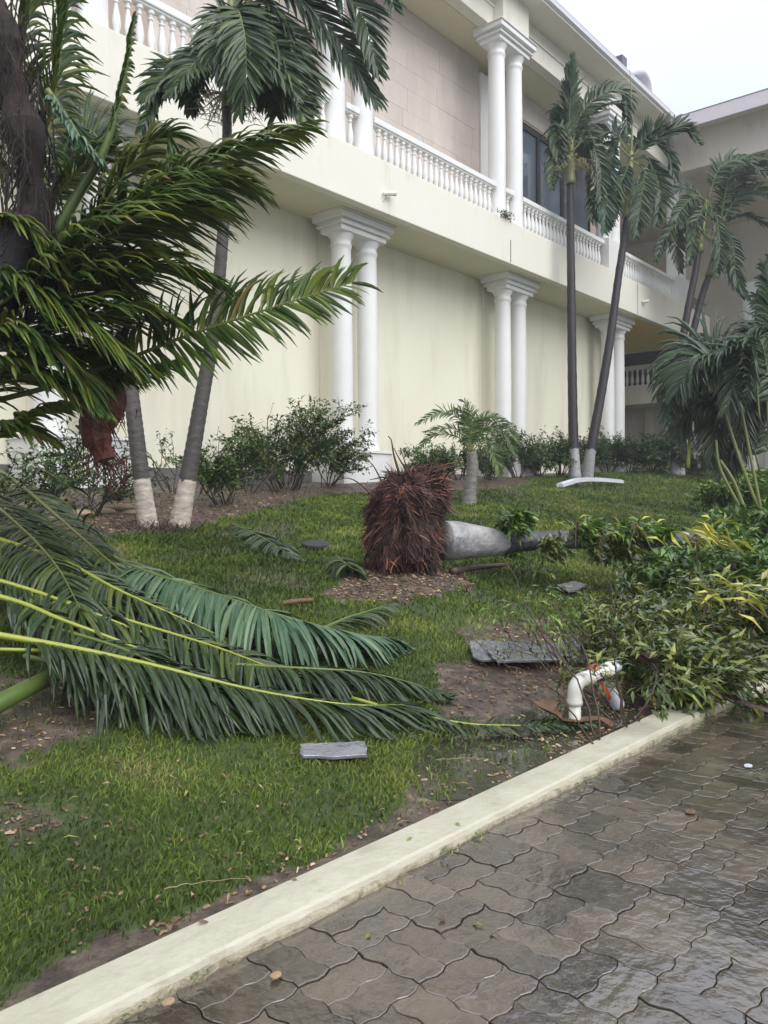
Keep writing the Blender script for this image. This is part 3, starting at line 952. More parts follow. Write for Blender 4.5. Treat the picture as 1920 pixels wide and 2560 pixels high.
# entablature, eave, gutter, roof
B('architrave', M_fascia, [(X0, 30, YU-.02, YU+.25, H_CAP, H_CAP+.42), (X0, 30, YU-.06, YU+.25, H_CAP+.42, H_CAP+.46), (X0, 30, YU-.0, YU+.25, H_CAP+.46, H_EAVE+.02)], bev=.008)
B('eave_soffit', M_fascia, [(X0, 24.8, 9.08, YU-.0, H_EAVE-.02, H_EAVE+.03)])
mb = MB(); prof = [(0, 0), (-.02, .05), (-.10, .07), (-.12, .15), (-.13, .17), (-.02, .17)]
vs = []; fs = []
for x in (X0, 24.8):
    for (y, z) in prof: vs.append((x, 9.1+y, H_EAVE-.02+z))
for j in range(len(prof)-1): fs.append((j, j+1, len(prof)+j+1, len(prof)+j))
mb.add(vs, fs); mb.build('gutter', M_gutter, bld)
mb = MB(); mb.add([(X0, 9.08, H_EAVE+.14), (24.8, 9.08, H_EAVE+.14), (38, 20, H_EAVE+2.6), (X0, 20, H_EAVE+2.6)], [(0, 1, 2, 3)])
mb.build('roof', M_rooft, bld)
mb = MB(); p = onY(1545, 190, 9.25); p2 = onY(1578, 213, 9.25)
mb.box(p.x-.18, p.x+.12, 9.05, 9.5, H_EAVE+.12, H_EAVE+.5); mb.box(p2.x-.15, p2.x+.15, 9.05, 9.5, H_EAVE+.12, H_EAVE+.3)
mb.build('roof_vent', mat('dark_vent_metal', (.13, .13, .16), rough=.5), bld)
# pale arched skylight on the roof
mb = MB(); yy = 9.6
pts = [(1556, 196), (1575, 180), (1600, 172), (1618, 178), (1629, 200), (1634, 225), (1636, 250), (1638, 280)]
pp = [onY(u, v, yy) for u, v in pts]
path = smooth_path(pp, 24); vs = []; fs = []
cc = Vector((sum(q.x for q in pp)/8, yy, sum(q.z for q in pp)/8-1))
for q in path:
    dn = (q-cc).normalized()*.16
    vs += [q+dn, q-dn, q-dn+Vector((0, .9, 0)), q+dn+Vector((0, .9, 0))]
for i in range(23):
    for k in range(4): fs.append((i*4+k, i*4+(k+1) % 4, (i+1)*4+(k+1) % 4, (i+1)*4+k))
mb.add(vs, fs); mb.build('roof_arch', mat('pale_translucent_sheet', (.84, .85, .93), (.8, .82, .9), rough=.3), bld, smooth=True)
# spotlights on the fascia
for (u, v) in ((966, 490), (1606, 757)):
    q = onY(u, v, YF)
    mb = MB(); mb.tube([(q.x-.12, YF-.03, q.z), (q.x-.02, YF-.08, q.z+.02), (q.x+.12, YF-.12, q.z+.05)], [.035, .04, .05], 8)
    mb.tube([(q.x-.1, YF+.0, q.z-.12), (q.x-.1, YF-.04, q.z)], .018, 6)
    mb.build('spotlight', M_fascia, bld)
# weeds on the balcony edge
mb = MB(); q = onY(1263, 538, YF-.02)
for _ in range(160):
    p = Vector((q.x+random.gauss(0, .16), YF-.02+random.gauss(0, .03), H_DECK+random.random()*.14))
    leaf_card(mb, p, Vector((random.gauss(0, 1), random.gauss(0, 1), random.gauss(.3, 1))), Vector((0, 0, 1)), .07, .03, random.random()*.5)
tag(mb.build('balcony_weed', M_mixed, kind=None), 'small dark weed rooted on the balcony edge below the second pair of upper columns', 'weed')

# ================================================================== WING BEYOND
wing = empty('hotel_wing', (30, 8, 0), 'tall beige hotel wing at right angles with wide eaves and a shaded porch', 'building')
XB = 28.75
B('wall', M_wing, [(32, 32.3, -6, 26, .2, 12), (XB, XB+.25, 13.9, 26, .2, 11)], wing)
B('ceiling', M_wing, [(25.9, 40, -8, 26, 11.3, 11.42)], wing)
B('beam', M_wing, [(25.6, 25.9, -8, YU-.05, 11.25, 12.6)], wing, bev=.02)
mb = MB(); mb.add([(24.8, -8, 12.28), (24.8, 9.0, 12.28), (25.9, 9.2, 12.5), (25.9, -8, 12.5)], [(0, 1, 2, 3)])
mb.build('eave_soffit', M_fascia, wing)
B('eave_board', mat('pale_pink_paint', (.72, .66, .68), (.68, .62, .64), rough=.6), [(24.72, 24.82, -8, 9.05, 12.2, 12.62)], wing, bev=.01)
mb = MB(); mb.add([(24.7, -8, 12.63), (24.7, 9.0, 12.63), (36, 20, 15.2), (36, -8, 15.2)], [(0, 1, 2, 3)])
mb.build('roof', M_rooft, wing)
B('porch_beam', M_wing, [(29.0, 32, 10.6, 11.0, 8.4, 9.5)], wing, bev=.02)
B('balcony_slab', M_fascia, [(XB-.2, XB+1.4, YW-.2, 13.9, 4.38, 5.02)], wing, bev=.01)
B('ground_wall', M_wing, [(XB+1.4, XB+1.6, 9.9, 13.9, .2, 4.38)], wing)
for yy in (11.3, 12.0, 12.9): B('pilaster', M_wing, [(XB+1.2, XB+1.4, yy, yy+.28, .2, 4.37)], wing)
B('side_pier', M_wing, [(XB-.05, XB+.5, YW-.55, YW-.2, .2, 7.2)], wing)
B('balcony_back', M_dark, [(XB+1.4, XB+1.6, YW-.1, 13.9, 5.02, 6.6)], wing)  # panel painted dark where the balcony opening lies in shade
B('end_parapet', M_fascia, [(XE, XE+.18, YF+.003, YW+2.0, H_SOF, H_DECK-.02)], wing)
balustrade(YW-.1, 13.8, XB-.05, 5.02, step=.2, parent=wing, axis='y')
for (xc, yc) in ((29.4, 7.6), (29.4, 8.3)):
    mb = MB(); mb.lathe((xc, yc, .5), [(.3, 0), (.28, .3), (.26, 7.6), (.36, 7.8)], 20); mb.build('column', M_white, wing, smooth=True)
# ================================================================== PALMS
def trunk(root, P, r0, r1, m, paint_h=0.0, rings=60, name='trunk', n=14, flare=1.35):
    path = smooth_path(P, rings); z0 = path[0].z
    rad = []; pt = []
    for i, p in enumerate(path):
        t = i/(rings-1)
        r = r0+(r1-r0)*t
        r *= 1+(flare-1)*math.exp(-t*14)
        r *= 1+.035*math.sin(i*2.3)+.02*random.random()
        rad.append(r)
        pt.append(p.z)
    mb = MB(); mb.tube(path, rad, n, paint=pt)
    for i, q in enumerate(mb.v):
        q_ = Vector(q)
        e = (paint_h-(mb.p[i]-z0)+.03*mnoise.noise(q_*9))*12
        mb.p[i] = max(0, min(1, .5+e)) - .42*max(0, mnoise.noise(q_*14)+mnoise.noise(q_*40)*.7) if paint_h else 0.0
    return mb.build(name, m, root, smooth=True)
def Wp(pts, Z):
    return [W(u, v, Z+(dz[0] if dz else 0)) for (u, v, *dz) in pts]
def crown_shaft(root, P, r0, r1):
    path = smooth_path(P, 14); mb = MB()
    mb.tube(path, [r0+(r1-r0)*(i/13)**.7 for i in range(14)], 10)
    return mb.build('crown_shaft', M_shaft, root, smooth=True)
def skirt(root, c, n, ln, m, dirs=None, name='flower_stalk', width=1.0):
    mb = MB()
    for _ in range(n):
        a = random.random()*6.28
        d = Vector((math.cos(a), math.sin(a), random.uniform(-.3, .5)))*width
        pts = [c]; p = c.copy(); dd = d.normalized()
        for i in range(4):
            p = p+dd*ln/4*random.uniform(.7, 1.1); dd = (dd+Vector((0, 0, -.3))+Vector((random.gauss(0, .2), random.gauss(0, .2), 0))).normalized(); pts.append(p)
        mb.tube(pts, [.012, .009, .007, .005, .003], 3, random.random(), cap=False)
        for q in pts[2:]:
            for _ in range(5):
                r = q+Vector((random.gauss(0, .05), random.gauss(0, .05), random.gauss(-.03, .05)))
                mb.tube([q, r], [.005, .003], 3, random.random(), cap=False)
    return mb.build(name, m, root)

# ---------------- big windblown palm on the left
ZL = 4.7
base = onG(-260, 1500)
t = empty('palm_tree', base, 'big windblown palm with dark fibrous trunk and sagging fronds at the left edge', 'palm', 'palms around the hotel lawn')
trunk(t, [base, W(-200, 1250, ZL), W(-110, 950, ZL), W(10, 700, ZL), W(85, 560, ZL)], .16, .15, M_trunkd)
# fibrous heart
mb = MB()
path = smooth_path([W(90, 620, ZL), W(80, 430, ZL), W(35, 230, ZL), W(-10, 60, ZL), W(-30, -80, ZL)], 22)
mb.tube(path, [.085+.03*math.sin(i*.9)+.02*random.random() for i in range(22)], 12)
for _ in range(420):
    p = random.choice(path)+Vector((random.gauss(0, .09), random.gauss(0, .09), random.gauss(0, .1)))
    q = p+Vector((random.gauss(0, .05), random.gauss(0, .05), -random.uniform(.08, .3))); r = q + Vector((random.gauss(0, .04), random.gauss(0, .04), -random.uniform(.05, .2)))
    mb.tube([p, q, r], [.006, .005, .002], 3, random.random(), cap=False)
mb.build('fibrous_sheath', M_fibre, t)
def FL(pts, ZZ=ZL, **k):
    d = dict(leaf=.58, lw=.030, n=84, droop=(.16, -.20, -.62), vee=.0, rib=.02, ang=(66, 30))
    d.update(k)
    return frond(t, [W(u, v, ZZ+(z[0] if z else 0)) for (u, v, *z) in pts], **d)
# bright petiole frond going up right
FL([(135, 590), (200, 480), (262, 372), (305, 210), (335, 40)], leaf=.13, start=.5, rib=.040, ribmat=M_petiole, n=40)
FL([(130, 600), (300, 520), (450, 440), (620, 360), (765, 318)], leaf=.46, n=80, rib=.022)
FL([(120, 640), (280, 560), (430, 490), (560, 450), (640, 470)], leaf=.52, n=74)
FL([(60, 700), (220, 560), (330, 410), (420, 330), (430, 430)], leaf=.36, n=52)
for (pts, kk) in [
    ([(-60, 800), (100, 690), (260, 590), (420, 520), (545, 520)], dict(leaf=.70, n=90)),
    ([(-80, 940), (80, 800), (230, 700), (380, 660), (520, 690)], dict(leaf=.72, n=90)),
    ([(-80, 1000), (60, 880), (180, 800), (330, 770), (430, 800)], dict(leaf=.62, n=84)),
    ([(-60, 700), (60, 640), (180, 640), (300, 700), (390, 810)], dict(leaf=.60, n=80)),
    ([(-120, 1060), (40, 930), (160, 880), (250, 890), (330, 930)], dict(leaf=.52, n=70)),
    ([(-100, 860), (20, 820), (110, 850), (190, 920), (240, 1010)], dict(leaf=.42, n=64)),
    ([(-90, 640), (30, 690), (140, 750), (250, 830), (320, 900)], dict(leaf=.55, n=80)),
    ([(-90, 900), (30, 900), (120, 940), (190, 990), (260, 1030)], dict(leaf=.30, n=60, lw=.036)),
]:
    FL(pts, ZL+random.uniform(-.25, .3), **kk)
# sweeping lower frond that reaches the columns
FL([(-40, 1010), (150, 960), (300, 905), (480, 835), (680, 770), (885, 705)], ZL+.25, leaf=.36, n=92, rib=.020, up=-CF+Vector((0,0,.35)), vee=.1, lw=.030, start=.2, ang=(80, 45), jit=.2, droop=(.16, -.2, -.42), prof=lambda q: min(1, .6+q)*(1 if q < .6 else max(.4, 1-(q-.6)*1.1)))
FL([(160, 985), (300, 940), (430, 905)], ZL+.3, leaf=.26, n=46, rib=.014, lw=.03)
# top left fronds
for (pts, kk) in [
    ([(90, 520), (120, 330), (150, 140), (170, -60)], dict(leaf=.50, n=80, ang=(60, 35))),
    ([(80, 480), (50, 300), (60, 100), (90, -80)], dict(leaf=.5, n=70, ang=(60, 30))),
    ([(80, 500), (20, 420), (-60, 420)], dict(leaf=.5, n=40)),
    ([(90, 560), (180, 440), (270, 380), (370, 400), (420, 500)], dict(leaf=.40, n=60)),
    ([(60, 560), (0, 560), (-70, 640)], dict(leaf=.45, n=44)),
    ([(20, 560), (90, 640), (120, 740)], dict(leaf=.4, n=44)),
]:
    FL(pts, ZL+random.uniform(.1, .5), **kk)
FL([(118, 225), (165, 290), (205, 350), (250, 400)], ZL-.2, leaf=.26, n=52, lw=.04, leafmat=M_sheen, droop=(0, -.1, -.5), ang=(75, 50), label='turned frond with pale glare painted into its leaf colour')
# yellow-green dying fronds low on the left
FL([(-60, 600), (30, 560), (110, 600), (170, 680)], ZL-.1, leaf=.42, n=40, rlo=.7, leafmat=M_coco)
FL([(-40, 1120), (60, 1040), (150, 1010), (235, 1000)], ZL+.2, leaf=.24, n=40, rlo=.75, lw=.04)
FL([(-60, 1060), (40, 1060), (130, 1100)], ZL+.1, leaf=.3, n=40, rlo=.4)
# hanging red-brown spathe
mb = MB()
path = smooth_path([W(262, 905, ZL+.3), W(275, 1000, ZL+.3), W(240, 1070, ZL+.3), W(265, 1150, ZL+.3)], 18)
mb.tube(path, [.03+.085*math.sin(min(1, i/13)*math.pi*.75)*(1 if i < 15 else .6) for i in range(18)], 9)
for _ in range(160):
    p = random.choice(path[4:])+Vector((random.gauss(0, .06), random.gauss(0, .06), random.gauss(0, .05)))
    mb.tube([p, p+Vector((random.gauss(.03, .04), random.gauss(0, .04), -random.uniform(.05, .2)))], [.006, .002], 3, cap=False)
mb.build('dead_spathe', mat('red_brown_husk', (.16, .040, .022), (.055, .018, .014), scale=12, rough=.6, bump=.8), t)

# ---------------- pair of leaning palms with whitewashed feet
def palm(label, name='palm_tree'):
    pass
b = onG(372, 1318)
t2 = empty('palm_tree', b, 'left of the two leaning palms with whitewashed feet in the mulch bed', 'palm', 'palms around the hotel lawn')
ZB = (b-CP).dot(CF)
trunk(t2, [b+Vector((0, 0, -.05)), W(352, 1180, ZB), W(330, 1000, ZB), W(308, 820, ZB+.1), W(285, 600, ZB+.2), W(262, 450, ZB+.3)], .086, .066, M_trunk, paint_h=.56, rings=150, n=20)
b = onG(445, 1318); ZB = (b-CP).dot(CF)
def FR(root, pts, Z, **k):
    d = dict(leaf=.5, lw=.045, n=56, droop=(.12, -.16, -.5), vee=.2, rib=.014, ang=(68, 28), leafmat=M_pleaf, wide=2, seg=4, up=(-CF*random.uniform(.1, 1)+Vector((0, 0, .6))))
    d.update(k)
    return frond(root, [W(u, v, Z+(z[0] if z else 0)) for (u, v, *z) in pts], **d)
for pts in [[(262, 440), (210, 330), (150, 300)], [(262, 440), (190, 400), (130, 500)], [(262, 440), (240, 340), (190, 330), (150, 420)]]:
    FR(t2, pts, ZB+.3, leaf=.5, n=40)
t3 = empty('palm_tree', b, 'right of the two leaning palms with whitewashed feet, its crown in front of the balcony', 'palm', 'palms around the hotel lawn')
trunk(t3, [b+Vector((0, 0, -.05)), W(472, 1185, ZB), W(502, 1010, ZB), W(530, 850, ZB), W(546, 720, ZB), W(562, 520, ZB), W(567, 380, ZB), W(568, 262, ZB)], .092, .048, M_trunk, paint_h=.56, rings=150, n=20)
crown_shaft(t3, [W(568, 270, ZB), W(570, 200, ZB), W(574, 90, ZB), W(578, 0, ZB)], .065, .04)
skirt(t3, W(568, 238, ZB), 26, .42, M_flowerw)
for (pts, kk) in [
    ([(576, 60), (640, -40), (740, -10), (840, 90), (935, 245)], dict(leaf=.62, n=74, lw=.045, droop=(.1, -.1, -.75), ang=(60, 22), rhi=.5)),
    ([(576, 40), (680, -80), (800, -60), (900, 30), (945, 180)], dict(leaf=.5, n=60, rhi=.5)),
    ([(574, 80), (600, 40), (660, 60), (720, 150), (752, 270)], dict(leaf=.58, n=64, rlo=.2)),
    ([(574, 60), (620, -10), (700, 40), (750, 130), (770, 200)], dict(leaf=.48, n=60)),
    ([(572, 90), (560, 40), (600, 30), (640, 120), (660, 260)], dict(leaf=.5, n=60)),
    ([(572, 120), (540, 130), (480, 170), (420, 190), (370, 240)], dict(leaf=.48, n=64, rlo=.3, lw=.045)),
    ([(572, 140), (520, 150), (450, 190), (390, 250), (352, 330)], dict(leaf=.30, n=60)),
    ([(572, 130), (600, 150), (680, 190), (740, 260), (765, 300)], dict(leaf=.42, n=60)),
    ([(578, 20), (590, -80), (640, -160)], dict(leaf=.5, n=40)),
    ([(576, 50), (690, -70), (860, -110), (960, -40), (985, 20)], dict(leaf=.42, n=54)),
    ([(572, 120), (545, 120), (510, 150), (485, 210), (478, 280)], dict(leaf=.32, n=50, rlo=.4)),
    ([(574, 70), (640, 30), (690, 90), (700, 190), (690, 290)], dict(leaf=.45, n=56)),
    ([(574, 60, -.1), (590, 20, -.4), (610, 80, -.6), (615, 180, -.6), (600, 280, -.5)], dict(leaf=.45, n=60)),
    ([(574, 60, -.1), (560, 30, -.4), (550, 110, -.6), (560, 200, -.6)], dict(leaf=.4, n=56, rlo=.2)),
    ([(574, 90, 0), (620, 100, -.3), (680, 150, -.5), (730, 230, -.5)], dict(leaf=.5, n=60, rlo=.1)),
    ([(574, 130, 0), (530, 130, -.3), (480, 165, -.5), (430, 230, -.5)], dict(leaf=.36, n=60, rlo=.1)),
]:
    FR(t3, pts, ZB+random.uniform(-.2, .2), **kk)
# torn grass and shed fibre round the two feet
mb = MB(); c0 = onG(410, 1322)
for _ in range(260):
    p = Vector((c0.x+random.gauss(0, .28), c0.y+random.gauss(0, .12), 0)); p.z = g(p.x, p.y)
    mb.tube([p, p+Vector((random.gauss(0, .08), random.gauss(0, .08), random.uniform(.02, .12)))], [.006, .002], 3, random.random(), cap=False)
tag(mb.build('root_tuft', M_twig, kind='stuff'), 'dark tuft of exposed rootlets round the feet of the two whitewashed palms', 'roots')

# ---------------- twin slender palms in the middle distance
def slender(base, label, pts, Z, r0, r1, paint, shaft, fronds, spear=None, stalk=None, m=M_trunkd):
    root = empty('palm_tree', base, label, 'palm', 'palms around the hotel lawn')
    trunk(root, [base+Vector((0, 0, -.05))]+[W(u, v, Z) for u, v in pts], r0, r1, m, paint_h=paint, rings=50, n=12)
    if shaft: crown_shaft(root, [W(u, v, Z) for u, v in shaft], r1*1.6, r1*.7)
    for (p, kk) in fronds:
        d = dict(leaf=.60, lw=.075, n=50, droop=(.15, -.25, -.75), vee=.25, rib=.020, ang=(62, 30), wide=2, seg=4, rhi=.8); d.update(kk)
        FR(root, p, Z+random.uniform(-.25, .25), **d)
    if spear:
        mb = MB(); pa = smooth_path([W(u, v, Z) for u, v in spear], 10); mb.tube(pa, [.035*(1-.85*i/9) for i in range(10)], 5)
        mb.build('spear_leaf', M_shaft, root, smooth=True)
    if stalk: skirt(root, W(*stalk[:2], Z), stalk[2], stalk[3], M_flower)
    return root
b = onG(1437, 1196); ZT = (b-CP).dot(CF)
print('ZT', ZT, 'wallbase', g(11, 10))
slender(b, 'slender dark-trunked palm standing straight, left of the twin palms before the balcony window', [(1433, 1080), (1430, 900), (1428, 700), (1426, 560), (1426, 450)], ZT, .12, .085, .75,
        [(1426, 460), (1427, 400), (1428, 350)],
        [([(1428, 360), (1424, 300), (1428, 220), (1434, 140)], dict(leaf=.42, n=60, ang=(38, 14), droop=(0, 0, -.15))),
         ([(1428, 355), (1428, 290), (1420, 230), (1418, 165)], dict(leaf=.34, n=50, ang=(38, 14), droop=(0, 0, -.1))),
         ([(1427, 370), (1450, 290), (1500, 240), (1560, 230), (1568, 330)], dict(leaf=.5, n=44)),
         ([(1427, 370), (1460, 300), (1530, 260), (1570, 290)], dict(leaf=.45, n=40)),
         ([(1427, 365), (1410, 290), (1400, 270), (1385, 330)], dict(leaf=.42, n=36)),
         ([(1427, 380), (1400, 350), (1385, 400), (1378, 470)], dict(leaf=.4, n=34)),
         ([(1427, 380), (1470, 350), (1500, 420), (1500, 500)], dict(leaf=.5, n=40)),
         ([(1427, 370), (1440, 320), (1470, 330), (1480, 420)], dict(leaf=.45, n=40)),
         ([(1427, 372), (1405, 320), (1392, 320), (1395, 400)], dict(leaf=.45, n=36))], stalk=(1427, 415, 44, .75))
b = onG(1466, 1196)
slender(b, 'slender palm leaning right over the balcony, right of the twin palms before the window', [(1478, 1120), (1500, 1000), (1525, 850), (1545, 700), (1560, 600), (1568, 540)], ZT, .12, .08, .75,
        [(1568, 545), (1574, 450), (1578, 380)],
        [([(1577, 390), (1540, 350), (1500, 420), (1485, 540), (1530, 560)], dict(leaf=.5, n=44)),
         ([(1577, 395), (1540, 370), (1520, 450), (1510, 580)], dict(leaf=.52, n=44, leafmat=M_sheen, rhi=.3)),
         ([(1577, 395), (1560, 440), (1530, 500), (1520, 565)], dict(leaf=.5, n=40)),
         ([(1578, 390), (1640, 350), (1700, 320), (1745, 360)], dict(leaf=.55, n=50, droop=(.1, -.1, -.2), vee=.5)),
         ([(1578, 390), (1620, 340), (1680, 330), (1730, 330)], dict(leaf=.5, n=46, vee=.9, droop=(0, 0, .1))),
         ([(1578, 400), (1620, 400), (1650, 480), (1640, 560)], dict(leaf=.5, n=44)),
         ([(1578, 400), (1610, 430), (1600, 520), (1590, 590)], dict(leaf=.5, n=40)),
         ([(1578, 385), (1530, 330), (1470, 360), (1440, 400)], dict(leaf=.5, n=40)),
         ([(1578, 390), (1600, 350), (1660, 370), (1690, 450)], dict(leaf=.45, n=40))],
        spear=[(1576, 430), (1580, 330), (1578, 240), (1574, 160)])
b = onG(1688, 1186); ZR = (b-CP).dot(CF)
slender(b, 'dark-trunked palm with drooping crown, left of the crossing pair by the balcony corner', [(1689, 1050), (1697, 920), (1715, 800), (1738, 680), (1746, 620)], ZR, .13, .09, .6,
        [(1746, 630), (1760, 540), (1768, 500)],
        [([(1768, 510), (1740, 550), (1690, 560), (1655, 610), (1640, 650)], dict(leaf=.42, n=40)),
         ([(1768, 510), (1720, 470), (1660, 490), (1620, 545)], dict(leaf=.42, n=40, rhi=.5)),
         ([(1768, 510), (1720, 500), (1690, 600), (1700, 680)], dict(leaf=.5, n=44)),
         ([(1768, 505), (1790, 540), (1800, 620), (1790, 690)], dict(leaf=.5, n=40)),
         ([(1768, 500), (1740, 560), (1730, 620), (1720, 660)], dict(leaf=.4, n=36, rlo=.5)),
         ([(1768, 505), (1740, 490), (1700, 530), (1680, 600)], dict(leaf=.4, n=36, rlo=.5)),
         ([(1770, 500), (1800, 420), (1860, 400), (1930, 450)], dict(leaf=.5, n=44))],
        spear=[(1770, 500), (1776, 440), (1776, 390)], stalk=(1752, 590, 30, .6))
b = onG(1699, 1187)
slender(b, 'dark-trunked palm leaning right, right of the crossing pair by the balcony corner', [(1700, 1040), (1712, 920), (1735, 820), (1758, 730), (1772, 690), (1776, 670)], ZR+.3, .12, .09, .6,
        [(1774, 690), (1790, 620), (1800, 560)],
        [([(1798, 570), (1830, 470), (1880, 420), (1960, 420)], dict(leaf=.7, n=56, rhi=.45)),
         ([(1798, 570), (1840, 500), (1900, 480), (1980, 540)], dict(leaf=.65, n=54, rhi=.4)),
         ([(1798, 570), (1850, 540), (1910, 560), (1960, 610)], dict(leaf=.5, n=50, rhi=.5)),
         ([(1798, 575), (1830, 600), (1840, 690), (1870, 750)], dict(leaf=.42, n=44)),
         ([(1798, 575), (1810, 640), (1830, 700), (1860, 745)], dict(leaf=.4, n=40)),
         ([(1798, 570), (1760, 520), (1720, 530), (1690, 600)], dict(leaf=.4, n=40)),
         ([(1798, 565), (1830, 430), (1900, 390), (1980, 400)], dict(leaf=.4, n=44, rlo=.4))])

# small stumpy young palm in front of the wall
b = onG(1172, 1258); ZS = (b-CP).dot(CF)
t = empty('palm_tree', b, 'short young palm with stout bulging grey stem and feathery fronds below the second column pair', 'palm', 'palms around the hotel lawn')
trunk(t, [b+Vector((0, 0, -.05)), W(1174, 1225, ZS), W(1180, 1190, ZS), W(1182, 1160, ZS), W(1178, 1130, ZS)], .125, .085, mat('pale_ringed_bark', (.26, .25, .21), (.11, .10, .085), scale=9, rough=.6, bump=.8, bscale=20, stretch=(1, 1, 4)), flare=1.25, rings=26)
for pts in [[(1176, 1130), (1160, 1060), (1110, 1030), (1040, 1060)], [(1176, 1130), (1170, 1060), (1150, 1025), (1120, 1030)], [(1176, 1125), (1180, 1050), (1165, 1010), (1150, 1000)],
            [(1178, 1128), (1200, 1050), (1250, 1055), (1300, 1110)], [(1178, 1128), (1210, 1070), (1260, 1080), (1290, 1140)], [(1176, 1130), (1140, 1090), (1080, 1090), (1040, 1130)],
            [(1178, 1130), (1190, 1060), (1230, 1040), (1280, 1060)], [(1176, 1130), (1150, 1080), (1110, 1070), (1060, 1080)], [(1178, 1130), (1215, 1100), (1240, 1150), (1250, 1190)]]:
    FR(t, pts, ZS, leaf=.22, n=34, lw=.024, rlo=.2, rib=.010, droop=(.2, -.2, -.5), leafmat=M_shrub)

# areca clump on the right
b = onG(1850, 1250); ZA = 12.0
t = empty('areca_palm', W(1860, 1240, ZA), 'dense clump of areca canes with drooping dark fronds at the right edge', 'palm')
for (pts, r) in [([(1905, 1290), (1880, 1160), (1850, 1010), (1830, 940)], .05), ([(1935, 1290), (1925, 1120), (1915, 980)], .05), ([(1860, 1270), (1832, 1200), (1800, 1150)], .06), ([(1960, 1280), (1950, 1100), (1940, 950)], .07), ([(1895, 1270), (1850, 1150), (1790, 960), (1770, 900)], .05), ([(1850, 1270), (1800, 1170), (1790, 1100)], .05)]:
    mb = MB(); pa = smooth_path([W(u, v, ZA) for u, v in pts], 12); mb.tube(pa, [r*.55*(1-.3*i/11) for i in range(12)], 8); mb.build('cane', M_shaft, t, smooth=True)
for (pts, kk) in [
    ([(1720, 1170), (1728, 1050), (1748, 940), (1770, 845)], dict(leaf=.45, rib=.03, ribmat=M_rib, n=50, start=.4, ang=(80, 60))),
    ([(1830, 980), (1790, 900), (1740, 900), (1690, 980)], {}), ([(1830, 980), (1800, 880), (1740, 860), (1690, 940), (1670, 1040)], {}),
    ([(1900, 1180), (1850, 1000), (1790, 910), (1735, 900)], dict(leaf=.5)), ([(1900, 1050), (1880, 900), (1820, 870), (1760, 960)], {}),
    ([(1930, 1000), (1900, 850), (1850, 900), (1820, 1020)], {}), ([(1930, 1000), (1900, 880), (1860, 1000), (1850, 1120)], {}),
    ([(1900, 1100), (1860, 960), (1800, 960), (1760, 1060)], {}), ([(1900, 1100), (1850, 1000), (1800, 1040), (1780, 1140)], {}),
    ([(1940, 1000), (1940, 850), (1900, 820), (1860, 860)], {}), ([(1960, 1050), (1950, 900), (1900, 940), (1880, 1060)], {}),
    ([(1960, 1000), (1930, 760), (1910, 660)], dict(leaf=.45, n=60)), ([(1970, 1000), (1950, 780), (1930, 650)], dict(leaf=.5, n=60)),
    ([(1960, 900), (1920, 800), (1890, 740)], dict(leaf=.4)), ([(1900, 1090), (1830, 1020), (1740, 1010), (1690, 1090)], {}), ([(1930, 1140), (1880, 1060), (1830, 1100), (1810, 1180)], {}),
    ([(1850, 930), (1870, 860), (1890, 800)], dict(leaf=.3, ang=(40, 15), n=24, vee=.8, droop=(0, 0, 0)))]:
    d = dict(leaf=.66, lw=.05, n=60, droop=(.1, -.15, -.9), rib=.016, wide=2, seg=4, rhi=.75); d.update(kk)
    FR(t, pts, ZA+random.uniform(-.5, .5), **d)

# ---------------- fallen palm with root ball
ZRB = 7.05
bb = onG(1030, 1445)
fallen = empty('fallen_palm', bb, 'uprooted palm lying on the lawn with its torn root ball upright', 'fallen palm')
C0 = W(1018, 1312, ZRB+.15)
axis = (W(1600, 1350, ZRB+1.0)-W(1130, 1350, ZRB+.1)); axis.z *= .3; axis.normalize()
side = axis.cross(Vector((0, 0, 1))).normalized()
me = bpy.data.meshes.new('root_ball')
import bmesh
bm = bmesh.new(); bmesh.ops.create_icosphere(bm, subdivisions=4, radius=1)
for v_ in bm.verts:
    c = v_.co.copy(); n_ = 1+.32*mnoise.noise(c*1.8)+.34*mnoise.noise(c*4.5)
    z = c.z*n_; wdt = .30+.06*(-c.z)
    sq = lambda q: math.copysign(abs(q)**.72, q)
    p = C0 + axis*(sq(c.x)*n_*.27 + (.08*z)) + side*(sq(c.y)*n_*(.335+.045*c.z)) + Vector((0, 0, 1))*(sq(z)*.46)
    p.z = max(p.z, g(p.x, p.y)-.03); v_.co = p
bm.to_mesh(me); bm.free(); me.materials.append(M_rootc); me.shade_smooth()
rbo = bpy.data.objects.new('root_ball', me); col.objects.link(rbo); rbo.parent = fallen; rbo.matrix_parent_inverse = fallen.matrix_basis.inverted()
mb = MB(); big = MB()
toCam = -CF; Rt = CR
